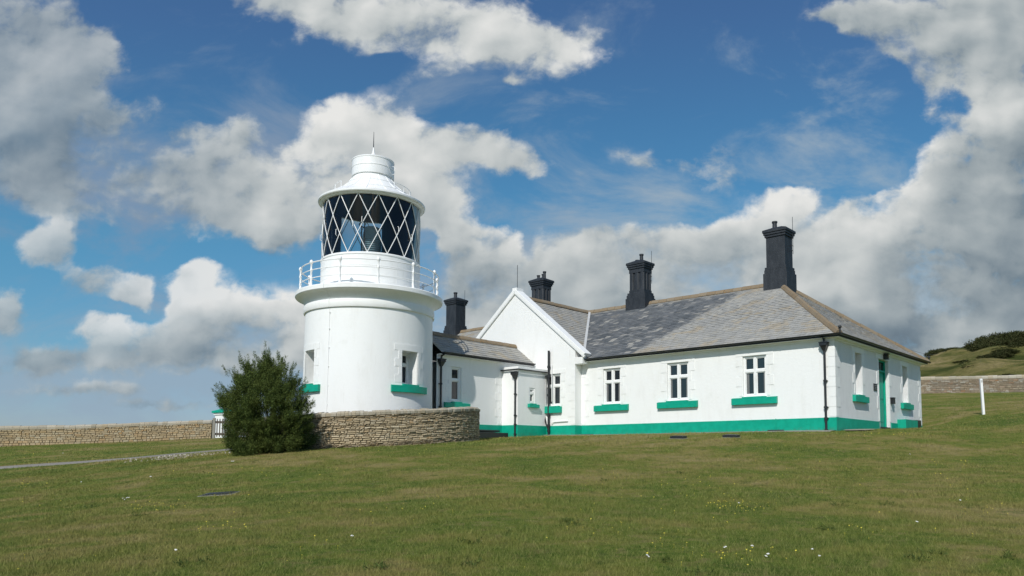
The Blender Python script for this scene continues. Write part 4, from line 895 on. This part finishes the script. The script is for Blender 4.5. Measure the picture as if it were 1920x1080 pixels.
stone_wall('boundary_wall', 'long orange tinged stone wall with pale coping on the left of the lawn', lw, lambda f: float(np.interp(f, [0, .4, .75, 1], [1.60, 1.75, 2.06, 2.53])) + EYE, 'stone_orange', side=-1, course=(.09, .17), length=(.15, .4), cope=.26, copew=(.25, .55))
rw = [(14, 72), (32.0, 70), (36.5, 62.5), (46, 50)]
def zrw(f): return float(np.interp(f, [0, .44, .66, 1], [7.4, 7.28, 6.60, 5.3])) + EYE
rw = [(14, 73), (32.0, 69.5), (40.5, 65.5), (62, 60)]
stone_wall('far_stone_wall', 'brown stone wall with pale coping crossing behind the white post', rw, lambda f: float(np.interp(f, [0, .37, .56, 1], [7.0, 7.18, 6.98, 6.9])) + EYE, 'stone_grey', side=-1, course=(.09, .18), length=(.15, .45), cope=.30, copew=(.3, .6))

# gate and pillar beyond the bush
gx_, gy_ = -25.15, 53.9; g0 = gz(gx_, gy_)
gate = empty('picket_gate', (gx_, gy_, g0), R(14), (0, 0, 0)); tag(gate, 'grey wooden picket gate half hidden behind the dark bush', 'gate')
for x in (-.05, 3.1):
    mb = MB(); mb.box((x - .09, -.09, -.3), (x + .09, .09, 1.42)); mb.build('gate_post', 'concrete' if x < 0 else 'wood', gate, bevel=.01)
mb = MB()
for z in (.22, 1.05): mb.box((.06, -.02, z), (3.0, .03, z + .16))
mb.build('rail', 'wood', gate, bevel=.005)
mb = MB()
for k in range(17):
    x = .12 + k * .175; mb.box((x, -.045, .1), (x + .075, -.021, 1.32)); mb.add([(x, -.045, 1.32), (x + .075, -.045, 1.32), (x + .037, -.033, 1.40), (x, -.021, 1.32), (x + .075, -.021, 1.32)], [(0, 1, 2), (3, 4, 2), (0, 3, 2), (1, 4, 2)])
mb.build('pickets', 'wood', gate)
px0 = -26.3; py0 = 58.0
pil = empty('gate_pillar', (px0, py0, gz(px0, py0)), R(-30), (0, 0, 0)); tag(pil, 'square white pillar with green pyramid cap beyond the picket gate', 'pillar')
ztop = (855 - 768) * py0 / F + EYE - gz(px0, py0)
mb = MB(); mb.box((-.5, -.5, -.6), (.5, .5, ztop - .42)); mb.box((-.58, -.58, ztop - .42), (.58, .58, ztop - .27)); mb.build('shaft', 'wall', pil, bevel=.01)
mb = MB(); mb.box((-.68, -.68, ztop - .27), (.68, .68, ztop - .12)); mb.hexa([(-.64, -.64, ztop - .12), (.64, -.64, ztop - .12), (.64, .64, ztop - .12), (-.64, .64, ztop - .12), (-.25, -.25, ztop + .04), (.25, -.25, ztop + .04), (.25, .25, ztop + .04), (-.25, .25, ztop + .04)]); mb.build('cap', 'green', pil, bevel=.01)

# white post, drains, cable
x, y, z = px2g(1844.5, 777)
e_ = empty('white_post', (x, y, z)); tag(e_, 'slim white post standing alone on the lawn right of the cottage', 'post')
hgt = 67 * y / F; mb = MB(); mb.hexa([(-.055, -.05, -.2), (.055, -.05, -.2), (.055, .05, -.2), (-.055, .05, -.2), (-.125, -.05, hgt), (-.015, -.05, hgt), (-.015, .05, hgt + .02), (-.125, .05, hgt + .02)]); mb.build('shaft', 'white', e_, bevel=.006)
mb = MB(); mb.box((-.03, -.065, hgt - .16), (-.10, -.052, hgt - .04)); mb.build('marker_plate', 'lead', e_)
def cover(u, v, w_, d_, ang, label, dark='black', up=0):
    x, y, z = px2g(u, v); e_ = empty('drain_cover', (x, y, z), ang); tag(e_, label, 'drain cover')
    dz = lambda a, b: gz(x + a * math.cos(ang) - b * math.sin(ang), y + a * math.sin(ang) + b * math.cos(ang)) - z
    for nm, mt, ex, h0, h1 in (('kerb', 'concrete', .035, -.1, .012), ('grate', dark, 0, -.05, .020 + up)):
        mb = MB(); a, b = w_ / 2 + ex, d_ / 2 + ex; cs = [(-a, -b), (a, -b), (a, b), (-a, b)]
        mb.hexa([(p, q, dz(p, q) + h0) for p, q in cs] + [(p, q, dz(p, q) + h1) for p, q in cs])
        if nm == 'grate':
            for k in range(9):
                p = -a + .05 + k * (2 * a - .1) / 9; c4 = [(p, -b + .03), (p + .035, -b + .03), (p + .035, b - .03), (p, b - .03)]; mb.hexa([(s_, q, dz(s_, q) + .0201 + up) for s_, q in c4] + [(s_, q, dz(s_, q) + .030 + up) for s_, q in c4])
        mb.build(nm, mt, e_)
cover(411, 927, .62, .42, R(4), 'dark drain cover set in the open grass in front of the bush')
cover(1272, 822.5, .52, .26, RZ * 0 + R(-38), 'black drain grate in the grass below the middle front window', up=.07)
cover(1371, 820.5, .52, .26, R(-38), 'black drain grate in the grass below the right front window', up=.07)
mb = MB(); a = Vector((13.9, 35.3 + 3.2, 6.2 + EYE)); b = Vector((82, 169, 23.0 + EYE)); pts = []
a = Vector(((1640 - CU) / F * 38.5, 38.5, (CV - 622) / F * 38.5 + EYE)); b = Vector(((1783 - CU) / F * 168, 168, (CV - 652.5) / F * 168 + EYE))
for k in range(25): f = k / 24; p = a.lerp(b, f); p.z -= 1.2 * 4 * f * (1 - f); pts.append(p)
mb.tube(pts, .013, 5); tag(mb.build('overhead_cable', 'black'), 'thin overhead cable running from the cottage roof towards the hill', 'cable')

# concrete apron along the front wall
mb = MB()
def ap(pts_loc, lift=.03):
    ws = [w2(x, y) for x, y in pts_loc]; return [(p[0], p[1], gz(p[0], p[1]) + lift) for p in ws]
N = 40
for k in range(N):
    x0, x1 = -13.4 * k / N, -13.4 * (k + 1) / N; off = lambda x: -.62 if x < -11.6 else -.36
    a = ap([(x0, off(x0) - .2), (x1, off(x1) - .2), (x1, .0), (x0, .0)]); mb.quad(*a); b = ap([(x0, off(x0) - .2), (x1, off(x1) - .2)], -.08); mb.quad(b[0], b[1], a[1], a[0])
tag(mb.build('pavement', 'concrete'), kind='structure')
mb = MB(); cx_, cy_ = .55, .9; rg_ = []
for k in range(22):
    a = 2 * PI * k / 22; rr_ = random.uniform(.8, 1.2); x, y = cx_ + .42 * rr_ * math.cos(a), cy_ + 1.1 * rr_ * math.sin(a); p = w2(x, y); rg_.append((p[0], p[1], gz(p[0], p[1]) + .035))
p = w2(cx_, cy_); mb.add(rg_ + [(p[0], p[1], gz(p[0], p[1]) + .05)], [(i, (i + 1) % 22, 22) for i in range(22)]); tag(mb.build('bare_earth', 'rubble'), kind='structure')

# ---------------------------------------------------------------- bush
def leafmesh(cent, dirs, n_per, ln, lw, spread, rg):
    C_ = np.repeat(cent, n_per, 0); Dn = np.repeat(dirs, n_per, 0); n = len(C_)
    t_ = rg.random(n)[:, None]; L_ = np.repeat(rg.uniform(.22, .50, len(cent)), n_per)[:, None]
    base = C_ + Dn * t_ * L_ + rg.normal(0, 1, (n, 3)) * spread * (1 - .55 * t_)
    d = Dn * .8 + rg.normal(0, .55, (n, 3)); d /= np.linalg.norm(d, axis=1)[:, None]
    s = np.cross(d, rg.normal(0, 1, (n, 3))); s /= np.linalg.norm(s, axis=1)[:, None]
    l = rg.uniform(ln[0], ln[1], n)[:, None]; wv = rg.uniform(lw[0], lw[1], n)[:, None]
    V = np.empty((n, 3, 3)); V[:, 0] = base - s * wv; V[:, 1] = base + s * wv; V[:, 2] = base + d * l
    return V.reshape(-1, 3), np.arange(n * 3).reshape(-1, 3)
BY = 25.6; rb = np.random.default_rng(11)
bx0, by0, bz0 = px2g(492, 846)
by0 = 25.4; bx0 = (495 - CU) / F * by0; bz0 = gz(bx0, by0)
bush = empty('bush', (bx0, by0, bz0)); tag(bush, 'big dark green feathery evergreen bush beside the round stone wall', 'bush')
outl = [(444, 836), (434, 806), (431, 784), (420, 764), (412, 742), (428, 730), (424, 700), (444, 700), (448, 676), (470, 690), (484, 672), (500, 664), (512, 680), (530, 682), (534, 700), (552, 704), (548, 730), (560, 742), (566, 762), (578, 770), (580, 800), (584, 826), (556, 840), (500, 846), (462, 846)]
def inside(u, v):
    c = False; n = len(outl)
    for i in range(n):
        (x1, y1), (x2, y2) = outl[i - 1], outl[i]
        if (y1 > v) != (y2 > v) and u < (x2 - x1) * (v - y1) / (y2 - y1) + x1: c = not c
    return c
cent = []; dirs = []; core = Vector(((495 - CU) / F * by0, by0, (CV - 800) / F * by0 + EYE))
while len(cent) < 980:
    u, v = random.uniform(402, 594), random.uniform(657, 850)
    if not inside(u, v): continue
    # depth: squashed ellipsoid about the bush axis
    hw = 95 * max(.25, min(1, (v - 640) / 110)) ; rx = (u - 496) / hw; dmax = 1.6 * math.sqrt(max(0, 1 - min(rx * rx, 1))) * max(.3, min(1, (v - 640) / 110))
    y = by0 + random.choice((-1, -1, 1)) * dmax * random.uniform(.55, 1.0) if random.random() < .8 else by0 + random.uniform(-1, 1) * dmax
    p = Vector(((u - CU) / F * by0, y, (CV - v) / F * by0 + EYE))
    cl2 = math.sin(p.x * 4.1 + 1) * math.sin(p.y * 3.7) * math.sin(p.z * 4.4 + .5)
    if cl2 < -.16 and random.random() < .9: continue
    d = (p - core); d.z = abs(d.z) * .7 + .9; d.normalize(); p -= d * .36
    cent.append(p); dirs.append(d)
ntip = 0
for k in range(190):    # ragged branch tips all round the upper outline
    i = random.randrange(len(outl)); (x1, y1), (x2, y2) = outl[i - 1], outl[i]; f = random.random(); u, v = x1 + (x2 - x1) * f, y1 + (y2 - y1) * f
    if v > 805: continue
    p = Vector(((u - CU) / F * by0, by0 + random.uniform(-.7, .7), (CV - v) / F * by0 + EYE)); d = (p - core).normalized(); d.z = abs(d.z) + .55; d.x += random.uniform(-.3, .3); d.normalize()
    cent.append(p - d * random.uniform(.02, .3)); dirs.append(d); ntip += 1
for (u, v) in ((584, 762), (590, 752), (578, 758), (404, 748), (408, 742), (412, 752), (416, 744), (418, 735)):
    p = Vector(((u - CU) / F * by0, by0, (CV - v) / F * by0 + EYE)); d = Vector((.8 if u > 500 else -.8, 0, .5)).normalized(); cent.append(p - d * .25); dirs.append(d); ntip += 1
cent = np.array([tuple(c) for c in cent]) - np.array((bx0, by0, bz0)); dirs = np.array([tuple(d) for d in dirs])
V1, _ = leafmesh(cent[:-ntip], dirs[:-ntip], 190, (.035, .09), (.005, .011), .085, rb); V2, _ = leafmesh(cent[-ntip:], dirs[-ntip:], 120, (.03, .08), (.004, .009), .036, rb)
V = np.concatenate([V1, V2]); Fc = np.arange(len(V)).reshape(-1, 3)
np_mesh('foliage', V, Fc, 'leaf', bush)
mb = MB()
for k in range(26):
    j = random.randrange(len(cent)); e3 = Vector(cent[j]) ; b3 = Vector((random.uniform(-.25, .25), random.uniform(-.2, .2), -.1)); m3 = b3.lerp(e3, .5) + Vector((0, 0, -.12)); mb.tube([b3, b3.lerp(m3, .5) + Vector((0, 0, .05)), m3, e3], [.055, .045, .03, .01], 6)
mb.build('branches', 'bark', bush)
bush.scale = (.95, .95, .98); bush.location.x += .05
# trimmed tuft of low growth at the bush foot is part of its foliage

# ---------------------------------------------------------------- hillside bushes
def shrub_proto(seed):
    rg = np.random.default_rng(seed); n = 70; a = rg.random(n) * 2 * PI; ph = np.arccos(rg.random(n)); r = rg.uniform(.6, 1, n)
    cent = np.stack([r * np.cos(a) * np.sin(ph) * 2.2, r * np.sin(a) * np.sin(ph) * 1.8, r * np.cos(ph) * 1.5 + .1 * np.sin(a * 3)], 1); d = cent / np.linalg.norm(cent, axis=1)[:, None]; d[:, 2] += .4; d /= np.linalg.norm(d, axis=1)[:, None]
    V, Fc = leafmesh(cent, d, 55, (.12, .32), (.03, .07), .26, rg)
    o = np_mesh('gorse_bush', V, Fc, 'scrub'); tag(o, 'dark scrubby bush on the grassy hill beyond the far wall', 'bush', 'bushes on the hillside'); return o
protos = [shrub_proto(s) for s in (1, 2, 3)]; used = [0, 0, 0]
def shrub(u, Y, s, sz=1.0, dz=0):
    k = random.randrange(3); o = protos[k] if not used[k] else protos[k].copy()
    if used[k]: COL.objects.link(o)
    used[k] = 1; x = (u - CU) / F * Y; o.location = (x, Y, hz(x, Y) - .2 + dz); o.scale = (s, s, s * sz * .72); o.rotation_euler = (0, 0, random.random() * 6.3)
for u in range(1762, 1802, 6): shrub(u, 166 + random.uniform(-4, 4), random.uniform(.8, 1.15))
for u in (1818, 1826, 1834): shrub(u, 168, random.uniform(.7, 1.0))
for u in range(1846, 1930, 6): shrub(u + random.uniform(-3, 3), 160 + random.uniform(-8, 6), random.uniform(1.0, 1.6), random.uniform(.8, 1.2))
for u in range(1846, 1930, 6): shrub(u + random.uniform(-3, 3), 148 + random.uniform(-5, 5), random.uniform(.9, 1.3), .7)
for k in range(34): u = random.uniform(1830, 1935); shrub(u, 112 + (u - 1830) * .25 + random.uniform(-6, 8), random.uniform(.6, 1.1), .6)
for u in range(1730, 1850, 7): shrub(u, 84 + random.uniform(-3, 5), random.uniform(.30, .55), .7)
for k in range(14): shrub(random.uniform(1735, 1930), random.uniform(95, 150), random.uniform(.3, .6), .6)

# ---------------------------------------------------------------- grass, weeds and flowers
rg = np.random.default_rng(3)
def scatter(n, y0, y1, p=1.6):
    y = y0 + (y1 - y0) * rg.random(n) ** p; u = rg.uniform(-60, 1980, n); return (u - CU) / F * y, y
def off_building(x, y):
    lx = (x - CX) * .7693 - (y - CY) * .6389; ly = (x - CX) * .6389 + (y - CY) * .7693
    k = ~((lx > -13.6) & (lx < .0) & (ly > -.42) & (ly < 11)) & ~((lx > -.2) & (lx < .1) & (ly > -.1) & (ly < 11)) & ~((lx < -13.5) & (ly > -2.5) & (ly < 12))
    k &= ~(((lx - .55) / .5) ** 2 + ((ly - .9) / 1.2) ** 2 < 1)
    k &= np.hypot(x - TX, y - TY) > 4.45
    pa = np.array([p[:2] for p in pp])
    for a, b in zip(pa, pa[1:]):
        d = b - a; t_ = np.clip(((x - a[0]) * d[0] + (y - a[1]) * d[1]) / (d @ d), 0, 1); k &= np.hypot(x - a[0] - d[0] * t_, y - a[1] - d[1] * t_) > .86
    return k
def blades(n, y0, y1, h, wd, p):
    x, y = scatter(n, y0, y1, p); k = off_building(x, y); x, y = x[k], y[k]; n = len(x); z = T(x, y) + EYE
    th = rg.random(n) * 2 * PI; hh = rg.uniform(h[0], h[1], n) * (1 + .5 * np.sin(x * 1.7) * np.sin(y * 1.3)); ww = rg.uniform(wd[0], wd[1], n) * (y / 10) ** .5
    lean = rg.normal(0, .55, (n, 2)) * hh[:, None]; V = np.empty((n, 3, 3))
    dx, dy = np.cos(th) * ww, np.sin(th) * ww
    V[:, 0] = np.stack([x - dx, y - dy, z - .005], 1); V[:, 1] = np.stack([x + dx, y + dy, z - .005], 1); V[:, 2] = np.stack([x + lean[:, 0], y + lean[:, 1], z + hh], 1)
    return V.reshape(-1, 3)
def tufts(n, per):
    x0, y0 = scatter(n, 6.3, 30, 1.3); k = off_building(x0, y0); x0, y0 = x0[k], y0[k]; n = len(x0); sz_ = rg.uniform(.03, .10, n)
    x = np.repeat(x0, per) + rg.normal(0, 1, n * per) * np.repeat(sz_, per); y = np.repeat(y0, per) + rg.normal(0, 1, n * per) * np.repeat(sz_, per); z = T(x, y) + EYE
    m_ = n * per; th = rg.random(m_) * 2 * PI; hh = rg.uniform(.02, .055, m_) * (1 + np.repeat(sz_, per) * 5); ww = rg.uniform(.002, .004, m_); V = np.empty((m_, 3, 3)); dx, dy = np.cos(th) * ww, np.sin(th) * ww
    V[:, 0] = np.stack([x - dx, y - dy, z - .005], 1); V[:, 1] = np.stack([x + dx, y + dy, z - .005], 1); V[:, 2] = np.stack([x + rg.normal(0, .5, m_) * hh, y + rg.normal(0, .5, m_) * hh, z + hh], 1); return V.reshape(-1, 3)
Vs = np.concatenate([tufts(1500, 40), blades(260000, 6, 13, (.012, .042), (.0018, .0040), 1.0), blades(240000, 12, 26, (.015, .045), (.003, .006), 1.1), blades(110000, 25, 58, (.02, .06), (.005, .010), 1.2)])
o = np_mesh('grass', Vs, np.arange(len(Vs)).reshape(-1, 3), 'blade'); tag(o, 'short mown grass of the sloping lawn', 'grass', kind='stuff')
# flowers
fl = []
def clump(u, v, n, su, sv):
    for _ in range(n): fl.append((u + random.gauss(0, su), v + random.gauss(0, sv)))
for c in ((1385, 950, 60, 30, 8), (1300, 910, 18, 40, 12), (1780, 870, 22, 30, 12), (1620, 1005, 8, 30, 10), (60, 852, 26, 18, 3), (50, 912, 30, 25, 5), (290, 950, 34, 30, 6), (410, 985, 18, 30, 10), (460, 885, 14, 30, 5), (1560, 905, 12, 60, 20),
          (1150, 895, 14, 30, 10), (1450, 840, 20, 60, 8), (1690, 815, 30, 30, 2.5), (1650, 816, 20, 40, 3), (1380, 1045, 20, 40, 10), (1240, 1030, 10, 30, 14), (950, 820, 10, 40, 4), (760, 850, 14, 50, 8), (600, 890, 14, 60, 12), (780, 960, 10, 60, 14), (1850, 955, 12, 30, 12), (320, 882, 8, 20, 6), (1160, 975, 12, 60, 20), (1480, 860, 16, 60, 12)): clump(*c)
for _ in range(120): fl.append((random.uniform(0, 1920), 830 + 250 * random.random() ** 1.3))
mb = MB()
for (u, v) in fl:
    if v < 812: continue
    x, y, z = px2g(u, v)
    if y > 60: continue
    r = random.uniform(.004, .009) * (1 + .03 * y); z += random.uniform(.02, .045); tx, ty = random.uniform(-.4, .4), random.uniform(-.6, 0)
    mb.add([(x + r * math.cos(k * 1.047), y + r * math.sin(k * 1.047), z + tx * r * math.cos(k * 1.047) - ty * r * math.sin(k * 1.047)) for k in range(6)] + [(x, y, z - .006)], [(0, 1, 2, 3, 4, 5)] + [(k, (k + 1) % 6, 6) for k in range(6)])
    mb.add([(x - .0015, y, z - .05), (x + .0015, y, z - .05), (x, y, z)], [(0, 1, 2)])
tag(mb.build('yellow_flowers', 'yellow_petal'), 'tiny yellow wildflowers dotted through the lawn', 'flowers', kind='stuff')
mb = MB()
for (u, v) in [(236, 938), (233, 941), (230, 937), (118, 851), (1410, 1032), (1437, 1048), (1440, 1047), (1523, 1036), (1537, 1052), (1213, 1050), (437, 867), (1216, 1051), (1720, 985), (330, 1040), (240, 936), (434, 868), (660, 1012)] + [(random.uniform(0, 1920), random.uniform(840, 1075)) for _ in range(6)]:
    x, y, z = px2g(u, v); r = random.uniform(.006, .010) * (1 + .03 * y); z += random.uniform(.02, .05)
    for j in range(3):
        ox, oy = random.uniform(-1, 1) * r, random.uniform(-1, 1) * r; mb.add([(x + ox + r * math.cos(k * 1.047), y + oy + r * math.sin(k * 1.047), z + .4 * r * math.sin(k * 1.047) + j * .003) for k in range(6)], [(0, 1, 2, 3, 4, 5)])
tag(mb.build('white_flowers', 'white_petal'), 'small white flower heads scattered in the lawn', 'flowers', kind='stuff')
# broad weeds
wc = []; wd_ = []
for (u, v) in [(1072, 985), (1070, 978), (1135, 902), (1567, 948), (1240, 1055), (1725, 1050), (1662, 948), (1275, 888), (1890, 1045), (360, 1058), (1760, 1040), (170, 952), (260, 968), (880, 1058), (710, 1070), (1300, 1078), (1550, 995), (885, 1020)]:
    x, y, z = px2g(u, v)
    for _ in range(10): wc.append((x + random.gauss(0, .07), y + random.gauss(0, .07), z - .02)); wd_.append(Vector((random.gauss(0, .6), random.gauss(0, .6), .6)).normalized()[:])
wc, wd_ = np.array(wc), np.array(wd_); C_ = np.repeat(wc, 12, 0); Dn = np.repeat(wd_, 12, 0); n = len(C_); t_ = rg.random(n)[:, None]
base = C_ + Dn * t_ * .06 + rg.normal(0, .015, (n, 3)); d = Dn + rg.normal(0, .5, (n, 3)); d /= np.linalg.norm(d, axis=1)[:, None]; s = np.cross(d, rg.normal(0, 1, (n, 3))); s /= np.linalg.norm(s, axis=1)[:, None]
V = np.empty((n, 3, 3)); V[:, 0] = base - s * .006; V[:, 1] = base + s * .006; V[:, 2] = base + d * .045
o = np_mesh('weeds', V.reshape(-1, 3), np.arange(n * 3).reshape(-1, 3), 'leaf'); tag(o, 'small dark leafy weeds growing in the lawn', 'weeds', kind='stuff')
